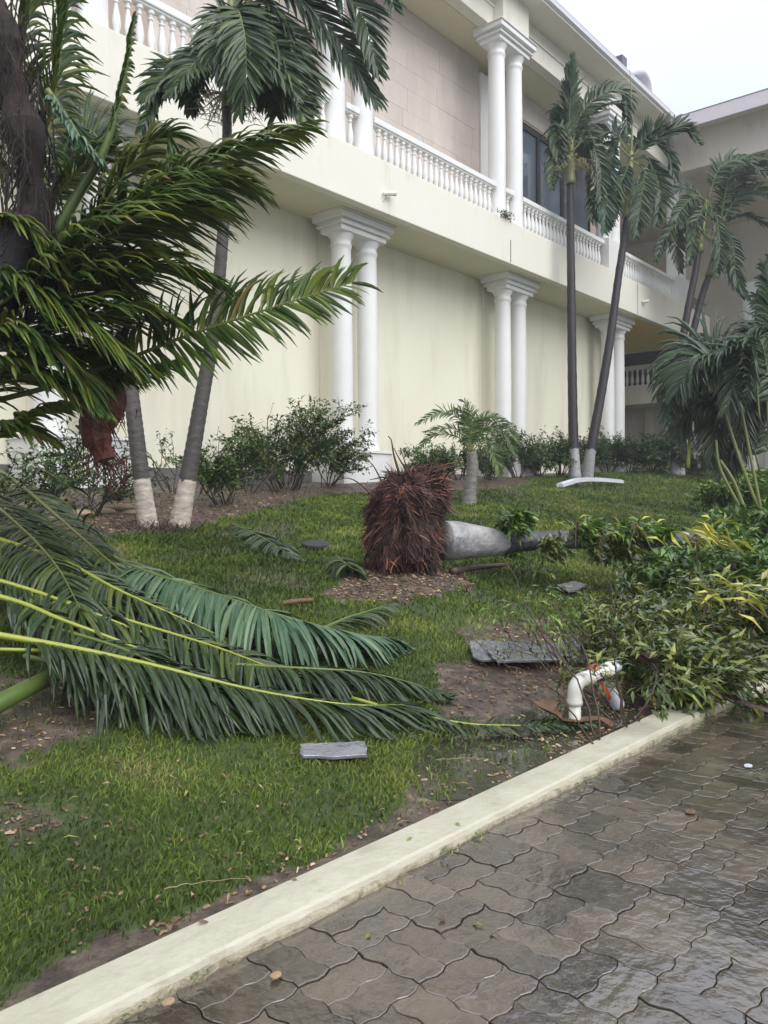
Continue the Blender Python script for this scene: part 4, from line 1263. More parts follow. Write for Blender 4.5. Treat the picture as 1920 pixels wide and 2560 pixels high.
for i in range(6500):
    c = Vector((random.gauss(0, 1), random.gauss(0, 1), random.gauss(0, 1))).normalized()
    if c.x > .75 and random.random() < .7: continue
    sq = lambda q: math.copysign(abs(q)**.72, q)
    n_ = 1+.32*mnoise.noise(c*1.8)+.34*mnoise.noise(c*4.5)
    p = C0 + axis*(sq(c.x)*n_*.27+.08*c.z) + side*(sq(c.y)*n_*(.335+.045*c.z)) + Vector((0, 0, sq(c.z)*n_*.46))
    rad_ = (axis*c.x*.5 + side*c.y + Vector((0, 0, c.z))).normalized()
    u_ = (p-C0).dot(Rt)
    up_ = c.z
    d = rad_*.42 + axis*random.gauss(0, .3) + Rt*((.55 if u_ > -.05 else -.35)*max(0, min(1, .5+up_*1.2))) + Vector((0, 0, -.55 if up_ < .65 else -.05))
    d = (d + Vector((random.gauss(0, .28), random.gauss(0, .28), random.gauss(0, .28)))).normalized()
    ln = random.uniform(.03, .095)*(1.8 if random.random() < .10 else 1)*max(.3, 1+1.3*mnoise.noise(c*3.2+Vector((4, 0, 0))))
    if i < 70: ln = random.uniform(.15, .28)
    pts = [p-d*.05]; q = p.copy(); dd = d.copy()
    for k in range(4):
        q = q+dd*ln/4; dd = (dd+Vector((random.gauss(0, .14), random.gauss(0, .14), random.gauss(-.10, .12)))).normalized()
        gz = g(q.x, q.y)+.01
        if q.z < gz: q.z = gz
        pts.append(q.copy())
    r = random.uniform(.0025, .0058)*(1.5 if random.random() < .15 else 1) if i >= 70 else .010
    mb.tube(pts, [r, r, r*.85, r*.6, r*.3], 3, random.random(), cap=False)
mb.build('roots', M_root, fallen, kind='stuff')
for (pts, r) in [([(1000, 1190), (985, 1140), (978, 1100), (970, 1090)], .014), ([(1040, 1210), (1000, 1150), (985, 1120)], .012), ([(940, 1250), (900, 1210), (870, 1195), (845, 1200)], .010), ([(960, 1215), (930, 1160), (905, 1150)], .009), ([(1060, 1220), (1020, 1170), (1000, 1120)], .01)]:
    mb = MB(); pa = smooth_path([W(u, v, ZRB) for u, v in pts], 10); mb.tube(pa, [r*(1-.7*i/9) for i in range(10)], 5); mb.build('root', M_root, fallen, smooth=True)
P = [W(1108, 1352, ZRB+.15), W(1160, 1352, ZRB+.25), W(1258, 1356, ZRB+.40), W(1400, 1350, ZRB+.75), W(1560, 1350, ZRB+1.1), W(1750, 1345, ZRB+1.6)]
path = smooth_path(P, 130); rad = []; pt = []
x_b = (W(1258, 1356, ZRB+.40)-P[0]).length
for i, p in enumerate(path):
    d_ = (p-P[0]).length
    r = .19*math.exp(-d_*.9)+.05 + .012*math.sin(i*1.9)*.3
    r = .098+.082*(1-sstep(x_b*.1, x_b*1.35, d_))-.006*d_
    r *= 1+.05*mnoise.noise(p*6)
    rad.append(r); pt.append(d_)
mb = MB(); mb.tube(path, rad, 20, paint=pt)
for i, q in enumerate(mb.v):
    q_ = Vector(q); mb.p[i] = max(0, min(1, .5+(x_b-mb.p[i]+.04*mnoise.noise(q_*8))*12))-.5*max(0, mnoise.noise(q_*10)+mnoise.noise(q_*28)*.7)
mb.build('trunk', mat('fallen_trunk_bark', (.10, .10, .115), (.035, .035, .042), scale=7, rough=.4, bump=.9, bscale=18, attr='paint', attr_stops=[(0.45, (1, 1, 1)), (.55, (4.6, 4.5, 3.9))]), fallen, smooth=True)

# ---------------- shrubs along the wall
def GB(u, v): return onG(u, v)
wind = (.35, -.25, 0)
SG = 'shrubs along the hotel wall'
sp = lambda *a, **k: bush('shrub', *a, twig=M_twig, group=SG, **k)
def pxh(b, px): return px/FPX*(b-CP).dot(CF)
def S(u, v, vtop, label, **k):
    b = onG(u, v); return sp(b, pxh(b, v-vtop)*1.05, label=label, **k)
S(120, 1260, 1040, 'sparse leafy shrub in front of the leftmost white pedestal, half behind the big palm', nst=7, spread=.45, leafl=.085, leafw=.035, dens=2, lean=(.1, -.1, 0))
S(235, 1290, 1090, 'windswept thin shrub beside the tan rocks at the left', nst=7, spread=.5, leafl=.07, leafw=.028, dens=2, lean=(.35, -.25, 0))
S(60, 1330, 1080, 'straggly shrub at the left edge beneath the hanging fronds', nst=7, spread=.5, leafl=.08, leafw=.035, dens=2, lean=(.1, -.1, 0))
S(432, 1232, 1010, 'thin shrub growing between the two whitewashed palm feet', nst=5, spread=.4, leafl=.07, leafw=.03, dens=2, mind=0, split=2, lean=(-.12, .05, 0))
S(560, 1262, 1080, 'loose green shrub just right of the whitewashed palms', nst=9, spread=.5, leafl=.085, leafw=.034, dens=4, lean=(-.10, .05, 0), rng_=(.2, 1))
S(500, 1235, 985, 'tall wispy shrub with bare shoots against the cream wall', nst=5, spread=.35, leafl=.05, leafw=.018, dens=1, mind=0, split=2, lean=(.25, -.2, 0), rng_=(.5, 1))
S(625, 1235, 1010, 'wispy pale shoots left of the dense shrub', nst=4, spread=.45, leafl=.05, leafw=.018, dens=1, mind=0, split=2, lean=(.3, -.25, 0), rng_=(.5, 1))
S(725, 1225, 990, 'dense bushy shrub left of the first column pair', nst=15, spread=.42, leafl=.095, leafw=.034, dens=5, lean=(.0, .0, 0), rad=.014)
S(700, 1232, 1060, 'low leafy shrub joined to the left side of the dense shrub', nst=9, spread=.5, leafl=.09, leafw=.034, dens=4)
S(820, 1215, 1040, 'arching shrub in front of the pedestal of the first column pair', nst=9, spread=.4, leafl=.09, leafw=.034, dens=4, lean=(.25, -.2, 0))
S(1075, 1205, 1100, 'rounded green shrub behind the upturned root ball', nst=12, spread=.7, leafl=.085, leafw=.034, dens=4, rng_=(.15, 1))
S(1145, 1200, 1090, 'green shrub left of the stumpy young palm stem', nst=11, spread=.7, leafl=.085, leafw=.034, dens=4, rng_=(.1, 1))
S(1225, 1200, 1110, 'dark shrub right of the stumpy young palm stem', nst=11, spread=.6, leafl=.085, leafw=.034, dens=4)
S(1295, 1195, 1050, 'tall feathery dark shrub below the second column pair', nst=14, spread=.45, leafl=.10, leafw=.034, dens=4, lean=(.05, 0, 0))
S(1350, 1190, 1100, 'dark shrub filling the gap left of the twin palm trunks', nst=12, spread=.6, leafl=.10, leafw=.036, dens=4)
S(1400, 1188, 1080, 'dark shrub just left of the straight twin palm', nst=12, spread=.5, leafl=.10, leafw=.036, dens=4)
S(1465, 1184, 1085, 'dark hedge shrub behind the twin palm feet', nst=12, spread=.6, leafl=.11, leafw=.04, dens=4, rng_=(0, .7))
S(1520, 1183, 1085, 'dark hedge shrub just right of the leaning twin palm', nst=12, spread=.6, leafl=.11, leafw=.04, dens=4, rng_=(0, .7))
S(1575, 1182, 1095, 'dark hedge shrub below the third column pair', nst=12, spread=.6, leafl=.11, leafw=.04, dens=4, rng_=(0, .7))
S(1630, 1182, 1090, 'dark hedge shrub in front of the shaded porch', nst=12, spread=.6, leafl=.11, leafw=.04, dens=4, rng_=(0, .7))
S(1670, 1182, 1070, 'dark hedge shrub left of the crossing palm trunks', nst=12, spread=.6, leafl=.11, leafw=.04, dens=4, rng_=(0, .6))
S(1740, 1190, 1120, 'dark low shrub at the foot of the areca clump', nst=12, spread=.7, leafl=.11, leafw=.04, dens=4, rng_=(0, .7))

# ---------------- fallen fronds in the foreground
gc = [0]
def fallen_frond(label, pts, **k):
    P = [onG(u, v, l) for (u, v, l) in pts]
    root = empty('fallen_frond', P[0], label, 'palm frond', 'torn palm fronds lying on the lawn')
    d = dict(leaf=.42, lw=.024, n=96, droop=(.12, -.22, -1.1), vee=-.15, rib=.018, ang=(72, 38), rhi=.95, drop=.12, jit=.35, ground=True, leafmat=M_fallen, ribmat=M_rib, name='blade', seg=5)
    d.update(k)
    frond(root, P, **d)
    return root
fallen_frond('torn frond with olive midrib leaning from the left edge above the pile', [(-60, 1150, .55), (40, 1205, .45), (236, 1372, .40), (330, 1450, .28), (430, 1530, .12)], rib=.026, ribmat=M_ribd, leaf=.5)
fallen_frond('fallen frond with thick bright midrib ending in a stub in mid pile', [(-60, 1330, .45), (150, 1400, .40), (290, 1472, .32), (464, 1551, .20), (590, 1608, .10)], rib=.022, n=80)
fallen_frond('fallen frond with yellow midrib entering low from the left edge', [(-80, 1430, .40), (84, 1478, .32), (200, 1520, .28), (380, 1590, .16), (560, 1650, .06)], rib=.018)
fallen_frond('fallen frond whose yellow midrib joins the long bottom one from above', [(-80, 1470, .38), (60, 1510, .32), (150, 1548, .28), (320, 1612, .18), (520, 1700, .08), (660, 1756, .04)], rib=.018)
fallen_frond('long fallen frond with the brightest midrib, lowest in the pile', [(-80, 1575, .36), (181, 1620, .28), (380, 1663, .22), (600, 1718, .15), (769, 1749, .12), (895, 1763, .10), (1012, 1762, .08)], rib=.018, n=130, leaf=.40, rhi=.6, prof=lambda q: min(1, .6+q))
fallen_frond('fallen frond with thin yellow midrib crossing the middle of the pile', [(150, 1500, .30), (350, 1560, .2), (540, 1618, .14), (700, 1676, .10), (850, 1712, .05)], rib=.014)
fallen_frond('fallen frond with painted grey-green sheen and a straight ridge atop the pile', [(250, 1370, .36), (337, 1418, .34), (548, 1487, .30), (705, 1539, .26), (870, 1580, .18), (985, 1598, .08)], rib=.014, n=150, leaf=.46, lw=.036, leafmat=M_sheen, ribmat=M_ribd, ang=(78, 40), droop=(0, -.05, -1.3), sides=(1, -1), vee=-.3, drop=0, prof=lambda q: 1 if q < .6 else max(.4, 1-(q-.6)*1.3))
fallen_frond('cut frond with pale green midrib pointing up right beyond the pile', [(790, 1580, .05), (860, 1548, .08), (920, 1528, .1), (978, 1508, .12)], rib=.020, ribmat=M_petiole, n=34, leaf=.26, start=0, ang=(60, 40))
fallen_frond('fallen frond trailing its tip to the puddle by the pipe', [(880, 1745, .06), (997, 1776, .05), (1165, 1809, .03), (1300, 1814, .02), (1480, 1818, .01)], rib=.011, n=50, leaf=.22, lw=.022)
fallen_frond('dark fallen frond fanning over the lawn short of the pipe', [(560, 1660, .10), (740, 1670, .12), (900, 1680, .12), (1020, 1705, .08), (1120, 1740, .03)], rib=.012, ribmat=M_ribd, n=80, leaf=.34, rhi=.6)
fallen_frond('dark frond at the bottom of the pile with leaflets hanging on the grass', [(60, 1640, .20), (250, 1680, .18), (420, 1720, .14), (560, 1760, .10), (680, 1790, .05)], rib=.014, ribmat=M_ribd, n=80, leaf=.42, rhi=.6)
fallen_frond('dark frond buried in the pile below the bright stub', [(100, 1560, .25), (300, 1620, .22), (480, 1700, .16), (620, 1750, .1)], rib=.014, ribmat=M_ribd, n=80, leaf=.5, rhi=.5)
fallen_frond('dark frond filling the pile at the left edge', [(-100, 1250, .5), (60, 1330, .42), (180, 1430, .35), (280, 1540, .25)], rib=.018, ribmat=M_ribd, n=90, leaf=.6, rhi=.6)
fallen_frond('frond leaning against the left edge of the photo under the palm', [(-120, 1180, .6), (20, 1290, .5), (130, 1400, .42), (200, 1520, .3)], rib=.018, ribmat=M_ribd, n=90, leaf=.6)
fallen_frond('wide dark frond behind the pile, tips over the lawn', [(-60, 1080, .6), (60, 1140, .55), (150, 1230, .48), (240, 1320, .38)], rib=.018, ribmat=M_ribd, n=70, leaf=.42, rhi=.7)
fallen_frond('small dark fallen frond lying on the lawn behind the pile', [(580, 1310, .03), (640, 1335, .08), (700, 1370, .08), (745, 1398, .03)], rib=.012, ribmat=M_ribd, n=60, leaf=.36, lw=.03, rhi=.5, leafmat=M_pleaf)
fallen_frond('small torn frond stuck under the left side of the root ball', [(840, 1390, .06), (865, 1410, .12), (895, 1430, .06), (915, 1440, .02)], rib=.012, ribmat=M_petiole, n=30, leaf=.28, lw=.04)
# thick cut petiole
mb = MB(); pa = smooth_path([onG(-60, 1790, .1), onG(60, 1725, .12), onG(130, 1690, .13), onG(192, 1655, .14)], 14)
mb.tube(pa, [.042*(1-.2*i/13) for i in range(14)], 10)
tag(mb.build('leaf_stalk', M_petiole, smooth=True), 'thick bare green leaf stalk poking in at the left edge below the frond pile', 'leaf stalk')
mb = MB(); pa = smooth_path([onG(-60, 1622, .3), onG(60, 1625, .28), onG(175, 1628, .25)], 10); mb.tube(pa, .009, 6)
tag(mb.build('leaf_stalk', M_rib, smooth=True), 'thin straight pale stalk lying level at the left edge across the frond pile', 'leaf stalk')

# ---------------- broken tree foliage on the right
def BR(u, v, lift, h, label, cat='broken branch', nm='broken_branch', **k):
    b = onG(u, v, lift)
    d = dict(nst=9, spread=.6, leafl=.10, leafw=.035, dens=3, mat_=M_mixed, twig=M_twigr, leafdir=(.6, -.6, -.3), clampg=True, rad=.012)
    d.update(k)
    return bush(nm, b, h, label=label, cat=cat, group='broken leafy branches by the kerb', **d)
K1 = dict(twig=M_twigr, rad=.008, rndv=.16)
BR(1430, 1700, 0, .75, 'tall thin leafless shoots fanning up left over the grey tile row', nst=8, spread=.6, lean=(-.25, .25, 0), dens=1, leafl=.06, leafw=.016, mind=0, split=2, **{**K1, 'rad': .0045})
BR(1500, 1700, 0, .70, 'thin shoots with sparse yellow-green leaves behind the pipe elbow', nst=7, spread=.7, lean=(-.05, .15, 0), dens=2, leafl=.08, leafw=.022, mind=0, split=2, mat_=M_bright, rng_=(.2, 1), **{**K1, 'rad': .0045})
BR(1560, 1800, 0, .50, 'nearly bare twiggy bush torn open right of the white pipe elbow', nst=7, spread=.7, lean=(-.1, .35, 0), dens=1, leafl=.07, leafw=.02, mind=0, **{**K1, 'rad': .005})
BR(1700, 1745, 0, .50, 'leafy branch hanging over the kerb right of the white pipe', nst=10, spread=.9, lean=(.1, -.15, -.1), dens=3, leafl=.12, leafw=.030, rng_=(.15, 1), **K1)
BR(1640, 1690, 0, .60, 'twiggy olive branch behind the dark red husk', nst=12, spread=.8, lean=(.05, .1, 0), dens=2, leafl=.10, leafw=.026, rng_=(.15, 1), **K1)
BR(1800, 1660, 0, .62, 'olive-green branch arching over the kerb end at the right', nst=11, spread=.8, lean=(.2, .0, 0), dens=3, leafl=.13, leafw=.034, rng_=(.15, 1), **K1)
BR(1905, 1600, 0, .75, 'leafy branch at the right edge just above the kerb', nst=11, spread=.8, lean=(.15, .1, 0), dens=3, leafl=.14, leafw=.038, rng_=(.1, 1), **K1)
BR(1560, 1610, 0, .50, 'thin twiggy sprig standing on the soil patch right of the tile row', nst=9, spread=.8, lean=(.1, .1, 0), dens=1, leafl=.08, leafw=.022, mind=1, **{**K1, 'rad': .005})
BR(1680, 1600, 0, .62, 'brownish-green branch in the left of the right-hand tangle', nst=10, spread=.9, lean=(.1, .1, 0), dens=2, leafl=.10, leafw=.028, **K1)
BR(1770, 1560, 0, .70, 'dark green branch in the middle of the right-hand tangle', nst=10, spread=.9, lean=(.15, 0, 0), dens=3, leafl=.15, leafw=.042, mat_=M_bright, rng_=(0, .8), **K1)
BR(1880, 1520, 0, .85, 'big-leaved branch piled at the right edge', nst=10, spread=.9, lean=(.1, 0, 0), dens=3, leafl=.18, leafw=.055, mat_=M_bright, rng_=(.0, .95), **K1)
BR(1690, 1490, 0, .58, 'glossy green branch against the far end of the fallen trunk', nst=9, spread=.9, dens=3, leafl=.15, leafw=.045, mat_=M_bright, rng_=(.1, 1), **K1)
BR(1770, 1430, 0, .66, 'glossy branch rising over the lawn at the right', nst=9, spread=.9, dens=3, leafl=.16, leafw=.05, mat_=M_bright, rng_=(.1, 1), **K1)
BR(1880, 1400, 0, .85, 'glossy big-leaved branch at the right edge below the areca', nst=10, spread=.9, dens=3, leafl=.19, leafw=.06, mat_=M_bright, rng_=(.05, 1), **K1)
BR(1800, 1290, 0, 1.0, 'bright green leafy branch in front of the areca canes', nst=10, spread=.8, dens=4, leafl=.17, leafw=.06, mat_=M_bright, rng_=(.2, 1))
BR(1900, 1270, 0, 1.15, 'bright green leafy branch at the right edge in front of the areca canes', nst=10, spread=.8, dens=4, leafl=.17, leafw=.06, mat_=M_bright, rng_=(.2, 1))
BR(1300, 1400, 0, .30, 'bright sprig springing from the whitewashed end of the fallen trunk', nst=5, spread=.8, dens=4, leafl=.09, leafw=.03, mat_=M_bright, rng_=(.4, 1), split=2)
def BRW(u, v, Z, h, label, **k):
    d = dict(nst=8, spread=1.3, leafl=.11, leafw=.034, dens=4, mat_=M_bright, twig=M_twigr, leafdir=(.6, -.6, -.2), clampg=True, rad=.008, split=2, rng_=(.15, 1))
    d.update(k)
    return bush('broken_branch', W(u, v, Z), h, label=label, cat='broken branch', group='broken leafy branches by the kerb', **d)
BRW(1280, 1320, 7.35, .15, 'bright leaf sprig lying where the pale part of the fallen trunk ends', nst=5)
BRW(1370, 1385, 7.3, .13, 'low sprig of leaves hanging over the grey fallen trunk, left clump', mat_=M_mixed, nst=5)
BRW(1450, 1345, 7.45, .16, 'small green clump sitting on the middle of the grey fallen trunk', nst=5)
BRW(1530, 1395, 7.4, .22, 'olive clump hiding the underside of the grey fallen trunk', mat_=M_mixed, nst=7)
BRW(1610, 1370, 7.4, .30, 'leafy clump hiding the far end of the fallen trunk', nst=9)
BR(1545, 1370, .15, .42, 'thin upright sprig with dark leaves beyond the fallen trunk', nst=3, spread=.4, dens=3, leafl=.12, leafw=.04, mat_=M_bright, split=2, rng_=(.1, .9))
for (u, v, l, nn, lb, ll) in [(1440, 1300, 7.2, 12, 'pale yellow leaf spray above the middle of the fallen trunk', .13), (1590, 1305, 7.2, 16, 'bright yellow-green leaf spray above the far end of the fallen trunk', .15), (1740, 1335, 5.9, 34, 'large yellow croton spray on top of the right-hand tangle', .20),
                      (1775, 1480, 5.0, 20, 'long yellow leaves hanging in the middle of the right-hand tangle', .19), (1840, 1485, 4.9, 18, 'yellow leaf spray drooping at the right of the tangle', .17), (1497, 1330, 7.2, 9, 'single yellow leaf tuft between the two sprays on the fallen trunk', .12)]:
    c = W(u, v, l)
    t = empty('leaf_spray', c, lb, 'leaf spray', 'yellow leaf sprays in the tangle')
    mb = MB()
    for _ in range(5): mb.tube([c, c+Vector((random.gauss(0, .1), random.gauss(0, .1), -random.uniform(.1, .3)))], [.005, .004], 4, .1)
    mb.build('stem', M_twigr, t, kind='stuff')
    for _ in range(nn):
        p = c+Vector((random.gauss(0, .12), random.gauss(0, .12), random.gauss(0, .05)))
        mb = MB(); leaf_card(mb, p, Vector((.8+random.gauss(0, .35), -.9+random.gauss(0, .35), random.gauss(-.35, .35))), Vector((random.gauss(0, .5), random.gauss(0, .5), 1)), ll*random.uniform(.7, 1.2), ll*.17, random.random())
        mb.build('leaf', M_yellow, t)
# long bare twigs over the tiles
for (pts, r, lb) in [([(1490, 1850, .02), (1440, 1700, .25), (1340, 1560, .45), (1250, 1380, .8)], .0055, 'bare reddish branch rising left of the pipe in front of the tiles'),
                 ([(1500, 1850, .02), (1470, 1650, .35), (1400, 1540, .5), (1360, 1420, .75)], .005, 'bare branch rising straight behind the pipe elbow'),
                 ([(1480, 1860, .02), (1380, 1720, .15), (1250, 1650, .3), (1165, 1590, .4)], .0045, 'thin bare branch arching left across the grey tiles'),
                 ([(1102, 1628, .05), (1180, 1670, .05), (1258, 1712, .05), (1340, 1760, .02)], .004, 'dark twig lying diagonally on the lawn left of the tiles'),
                 ([(1560, 1820, .02), (1530, 1600, .5), (1520, 1450, .8)], .005, 'bare branch standing right of the red and white bottle'),
                 ([(1090, 1900, .02), (1180, 1895, .02), (1235, 1900, .02)], .0018, 'straw-coloured stem on the grass near the kerb'),
                 ([(410, 2222, .03), (500, 2205, .03), (620, 2196, .02)], .0018, 'long straw-coloured grass stem near the bottom of the lawn')]:
    mb = MB(); pa = smooth_path([onG(u, v, l) for u, v, l in pts], 16)
    pa = [p+Vector((random.gauss(0, r), random.gauss(0, r), random.gauss(0, r))) for p in pa]
    mb.tube(pa, [r*(1-.6*i/15) for i in range(16)], 5)
    tag(mb.build('twig', M_flower if 'straw' in lb else M_twigr, smooth=True), lb, 'twig', 'twigs strewn on the lawn')

# ---------------- debris
def slab(name, px, th, m, label, cat, group=None, lift=.05, wob=.004):
    P = [onG(u, v, lift) for u, v in px]; mb = MB(); n = len(P)
    c = sum(P, Vector())/n
    # subdivide outline for a chipped edge
    O = []
    for i in range(n):
        a, b_ = P[i], P[(i+1) % n]
        k = max(2, int((a-b_).length/.03))
        for j in range(k):
            q = a.lerp(b_, j/k); 
            if j: q = q+Vector((random.gauss(0, wob), random.gauss(0, wob), 0))
            O.append(q)
    m_ = len(O)
    V = [q+Vector((0, 0, -th)) for q in O]+O+[q.lerp(c, .06)+Vector((0, 0, th*.25)) for q in O]
    F_ = []
    for i in range(m_):
        j = (i+1) % m_; F_ += [(i, j, m_+j, m_+i), (m_+i, m_+j, 2*m_+j, 2*m_+i)]
    F_.append(tuple(2*m_+i for i in range(m_)))
    mb.add(V, F_); o = mb.build(name, m, label=label)
    return tag(o, label, cat, group)
TG = 'broken grey roof tiles on the lawn'
slab('roof_tile', [(1172, 1602), (1228, 1600), (1250, 1648), (1205, 1650), (1182, 1640)], .012, M_slate, 'dull broken grey tile at the left end of the row behind the bush', 'roof tile', TG)
slab('roof_tile', [(1226, 1602), (1350, 1602), (1362, 1650), (1242, 1652), (1218, 1622)], .012, M_slate, 'wide glossy wet grey tile in the middle of the row', 'roof tile', TG, lift=.075)
slab('roof_tile', [(1352, 1612), (1400, 1604), (1410, 1648), (1364, 1650)], .012, M_slate, 'narrow grey tile piece between the wide tile and the right one', 'roof tile', TG, lift=.055)
slab('roof_tile', [(1398, 1600), (1440, 1596), (1468, 1622), (1458, 1650), (1420, 1652)], .012, M_slate, 'grey tile with a clipped corner at the right end of the row', 'roof tile', TG, lift=.07)
slab('roof_tile', [(750, 1860), (912, 1853), (918, 1888), (836, 1893), (757, 1890)], .010, M_slate, 'single wet grey tile lying on the grass below the frond pile', 'roof tile', TG, lift=.035, wob=.007)
slab('roof_tile', [(1392, 1462), (1440, 1452), (1468, 1460), (1438, 1476), (1420, 1478)], .012, M_slate, 'small diamond-shaped tile piece on the lawn beyond the row', 'roof tile', TG, lift=.07)
slab('roof_tile', [(1598, 1512), (1625, 1508), (1622, 1522), (1606, 1524)], .012, M_slate, 'tiny tile chip half hidden in the tangle', 'roof tile', TG, lift=.09)
slab('drain_lid', [(755+35*math.cos(a)+35, 1358+8*math.sin(a)) for a in [i*math.pi/7 for i in range(14)]], .02, M_lid, 'round dark drain lid set in the lawn left of the root ball', 'drain lid', lift=.045, wob=0)
# fallen gutter
gp = [onG(1400, 1212, .06), onG(1440, 1200, .16), onG(1480, 1198, .16), onG(1520, 1200, .14), onG(1552, 1203, .10)]
pa = smooth_path(gp, 20); mb = MB(); vs = []; fs = []
for p in pa:
    vs += [p+Vector((0, 0, .04)), p+Vector((.03, -.05, .02)), p+Vector((.04, -.06, -.05)), p+Vector((.0, .08, -.05)), p+Vector((0, .08, .03))]
for i in range(19):
    for k in range(4): fs.append((i*5+k, i*5+k+1, (i+1)*5+k+1, (i+1)*5+k))
mb.add(vs, fs); tag(mb.build('gutter_piece', M_metal), 'white length of fallen gutter bowed on the grass at the foot of the twin palms', 'gutter')
# logs and sticks
def stick(px, r, m, lb, nm='branch_piece', n=8):
    mb = MB(); pa = smooth_path([onG(u, v, l) for u, v, l in px], 12)
    mb.tube(pa, [r*(1-.35*i/11)*random.uniform(.9, 1.1) for i in range(12)], n); tag(mb.build(nm, m, smooth=True), lb, 'branch')
stick([(1130, 1428, .04), (1200, 1418, .05), (1262, 1412, .05)], .032, M_twig, 'grey stick lying just below the whitewashed fallen trunk')
stick([(703, 1510, .02), (740, 1503, .04), (782, 1500, .02)], .022, M_dry, 'short red-brown bark piece on the lawn above the pale frond')
# dark sheath over the kerb end
mb = MB()
pa = smooth_path([onG(1690, 1668, .10), onG(1750, 1700, .14), onG(1815, 1738, .10), onG(1870, 1765, .06), onG(1960, 1790, .03)], 24)
for i in range(24): pass
vs = []; fs = []
for i, p in enumerate(pa):
    T = (pa[min(23, i+1)]-pa[max(0, i-1)]).normalized(); S_ = T.cross(Vector((0, 0, 1))).normalized()
    w_ = (.09*math.sin(min(1, (i+1)/14)*math.pi*.8) if i < 14 else .028)+.015
    for k in range(7):
        a = -1.2+2.4*k/6
        vs.append(p+S_*w_*math.sin(a)+Vector((0, 0, w_*.5*math.cos(a))))
for i in range(23):
    for k in range(6): fs.append((i*7+k, i*7+k+1, (i+1)*7+k+1, (i+1)*7+k))
mb.add(vs, fs); tag(mb.build('leaf_sheath', mat('wet_dark_sheath', (.07, .030, .025), (.03, .015, .014), scale=6, rough=.25, stretch=(1, 1, 1), bump=.4), smooth=True), 'dark wet leaf sheath tapering over the end of the kerb', 'leaf sheath')
def curl(px, w_, m, lb):
    pa = smooth_path([onG(u, v, l) for u, v, l in px], 12); vs = []; fs = []; mb = MB()
    for i, p in enumerate(pa):
        T = (pa[min(11, i+1)]-pa[max(0, i-1)]).normalized(); S_ = T.cross(Vector((0, 0, 1))).normalized(); ww = w_*(.5+.6*math.sin(i/11*math.pi))
        for k in range(5):
            a = -1.3+2.6*k/4; vs.append(p+S_*ww*math.sin(a)-Vector((0, 0, ww*.6*math.cos(a)-ww*.5)))
    for i in range(11):
        for k in range(4): fs.append((i*5+k, i*5+k+1, (i+1)*5+k+1, (i+1)*5+k))
    mb.add(vs, fs); tag(mb.build('husk', m, smooth=True), lb, 'husk', 'curled husks round the pipe')
curl([(1345, 1752, .08), (1375, 1775, .07), (1405, 1800, .03)], .06, M_dry, 'curled dark brown husk left of the pipe foot')
curl([(1400, 1800, .02), (1440, 1806, .03), (1500, 1800, .03), (1530, 1815, .02)], .035, M_dry, 'orange-brown husk strip lying behind the pipe foot')
curl([(1560, 1630, .25), (1610, 1650, .28), (1660, 1668, .2)], .07, mat('dark_red_husk', (.06, .02, .016), rough=.4), 'dark red husk under the white pipe cap')
# rocks at the left
for (u, v, r) in [(140, 1262, .13), (205, 1290, .09), (262, 1282, .08), (300, 1275, .10), (328, 1285, .06), (70, 1265, .1)]:
    p = onG(u, v); bm = bmesh.new(); bmesh.ops.create_icosphere(bm, subdivisions=3, radius=r)
    for v_ in bm.verts:
        v_.co *= 1+.35*mnoise.noise(v_.co*6+Vector((u, 0, 0))); v_.co.z *= .55; v_.co.x *= 1.5
    me = bpy.data.meshes.new('rock'); bm.to_mesh(me); bm.free(); me.materials.append(M_rock)
    o = bpy.data.objects.new('rock', me); col.objects.link(o); o.location = p+Vector((0, 0, r*.2)); o.rotation_euler = (0, 0, -.6)
    lb = {140: 'largest tan rock of the row below the left pedestal', 205: 'low tan rock next right from the largest', 262: 'small tan rock left of the longest stretch of the row', 300: 'tan rock just left of the whitewashed palm foot', 328: 'smallest tan rock touching the whitewashed palm foot', 70: 'tan rock at the left end of the row behind the fronds'}[u]
    tag(o, lb, 'rock', 'tan rocks edging the mulch bed')

# ---------------- white irrigation pipe
pb = onG(1437, 1812); ZP = (pb-CP).dot(CF)
pipe = empty('irrigation_pipe', pb, 'white plastic water pipe with elbow sticking out of the ground beside the kerb', 'pipe')
e1 = W(1438, 1722, ZP); e2 = W(1480, 1682, ZP+.12)
dpt = lambda u, v, z: W(u, v, ZP+z)
mb = MB(); mb.tube([pb+Vector((0, 0, -.1)), dpt(1437, 1745, 0)], .030, 16); mb.build('riser', M_pvc, pipe, smooth=True)
mb = MB(); mb.tube(smooth_path([dpt(1437, 1762, 0), dpt(1437, 1735, 0), dpt(1441, 1712, 0), dpt(1456, 1698, .03), dpt(1478, 1693, .07)], 14), [.039]*2+[.036]*10+[.039]*2, 16); mb.build('elbow', M_pvc, pipe, smooth=True)
mb = MB(); mb.tube([dpt(1470, 1694, .06), dpt(1524, 1672, .16)], .030, 16)
mb.tube([dpt(1514, 1676, .14), dpt(1528, 1670, .17)], .038, 16); mb.tube([dpt(1498, 1690, .1), dpt(1496, 1668, .1)], .026, 12); mb.build('tee', M_pvc, pipe, smooth=True)
mb = MB(); mb.tube([dpt(1486, 1682, .1), dpt(1480, 1664, .1)], .030, 12); mb.build('orange_plug', M_orange, pipe, smooth=True)
mb = MB(); mb.tube([dpt(1526, 1670, .165), dpt(1544, 1664, .2)], .030, 12); mb.build('valve_stub', M_plastic, pipe, smooth=True)
mb = MB(); mb.tube([dpt(1474, 1693, .065), dpt(1477, 1692, .07)], .0402, 16); mb.build('clamp_ring', mat('green_ring', (.05, .16, .10), rough=.4), pipe, smooth=True)
c = onG(1626, 1640, .26); mb = MB()
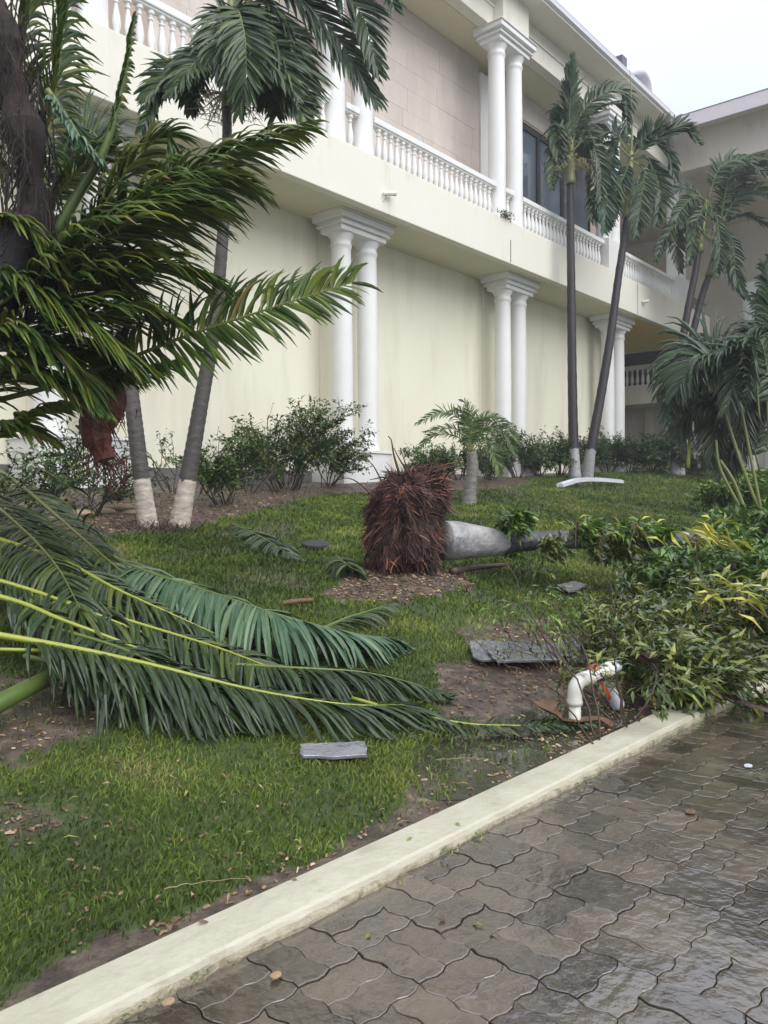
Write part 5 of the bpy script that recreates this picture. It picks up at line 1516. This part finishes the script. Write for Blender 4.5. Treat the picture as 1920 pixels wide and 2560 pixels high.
mb.tube([c+Vector((-.06, .03, 0)), c+Vector((-.03, .015, .012)), c+Vector((0.0, 0, .016)), c+Vector((.03, -.015, .012)), c+Vector((.05, -.03, .0))], [.012, .024, .027, .023, .010], 14)
tag(mb.build('pipe_cap', M_plastic, smooth=True), 'white rounded pipe cap resting on the dark husk right of the pipe', 'pipe cap')
p = onG(1535, 1775); b0 = empty('plastic_bottle', p, 'crumpled clear bottle with red label standing in the twigs right of the pipe', 'bottle')
ax = (CR*.45+Vector((0, 0, -1))).normalized()
top = p+Vector((0, 0, .16))-CR*.04
mb = MB(); mb.tube([top+ax*.02, top+ax*.05, top+ax*.10, top+ax*.15, top+ax*.165], [.02, .036, .04, .038, .03], 12); mb.build('bottle_body', M_plastic, b0, smooth=True)
mb = MB(); mb.tube([top-CR*.035-CF*.03+ax*.005, top-CR*.045-CF*.03+ax*.06, top-CR*.03-CF*.03+ax*.10], [.016, .022, .012], 8); mb.build('red_label', M_red, b0, smooth=True)
# litter on the pavement
for (u, v, r, m_, lb) in [(690, 2440, .015, M_chip, 'pale leaf scrap on the wet pavers left of centre'), (1870, 1915, .02, M_plastic, 'tiny pale scrap shining on the wet pavers at the right'), (422, 2505, .014, M_chip, 'small chip on the pavers under the kerb'),
                      (1725, 2030, .02, M_dry, 'small yellowish scrap on the far pavers'), (1105, 2295, .010, M_dry, 'reddish crumb on the pavers at centre')]:
    q = onZ(u, v, .012); mb = MB()
    O = [q+Vector((r*math.cos(a)*(1+.4*random.random()), r*.7*math.sin(a)*(1+.4*random.random()), 0)) for a in [i*.9 for i in range(7)]]
    mb.add(O+[o+Vector((0, 0, .004)) for o in O], [tuple(range(7, 14))]+[(i, (i+1) % 7, 7+(i+1) % 7, 7+i) for i in range(7)], .8)
    tag(mb.build('leaf_scrap', m_), lb, 'scrap')
q = onG(440, 2305, .02); mb = MB()
for _ in range(5): leaf_card(mb, q+Vector((random.gauss(0, .02), random.gauss(0, .02), 0)), Vector((random.gauss(0, 1), random.gauss(0, 1), .1)), Vector((0, 0, 1)), .035, .02, .3)
tag(mb.build('dead_leaf', M_dry), 'orange-brown dead leaf in the dirt beside the kerb at the lower left', 'leaf')
# anchor single-mesh things at their own base
for o in list(col.objects):
    if o.type == 'MESH' and o.parent is None and o.get('kind') is None and o.location.length < 1e-6 and len(o.children) == 0:
        recenter(o)

# ---------------- rain mist
mb = MB(); mb.box(-305, 405, -65, 425, -1.3, 17)
hz = mb.build('haze', M_white, kind='stuff'); hz.data.materials.clear()
hm = bpy.data.materials.new('rain_mist'); hm.use_nodes = True; nt = hm.node_tree; nt.nodes.clear()
o_ = nt.nodes.new('ShaderNodeOutputMaterial'); pv = nt.nodes.new('ShaderNodeVolumePrincipled')
pv.inputs['Color'].default_value = (.92, .95, 1, 1); pv.inputs['Density'].default_value = .0022; pv.inputs['Anisotropy'].default_value = .2
nt.links.new(pv.outputs['Volume'], o_.inputs['Volume'])
hz.data.materials.append(hm)
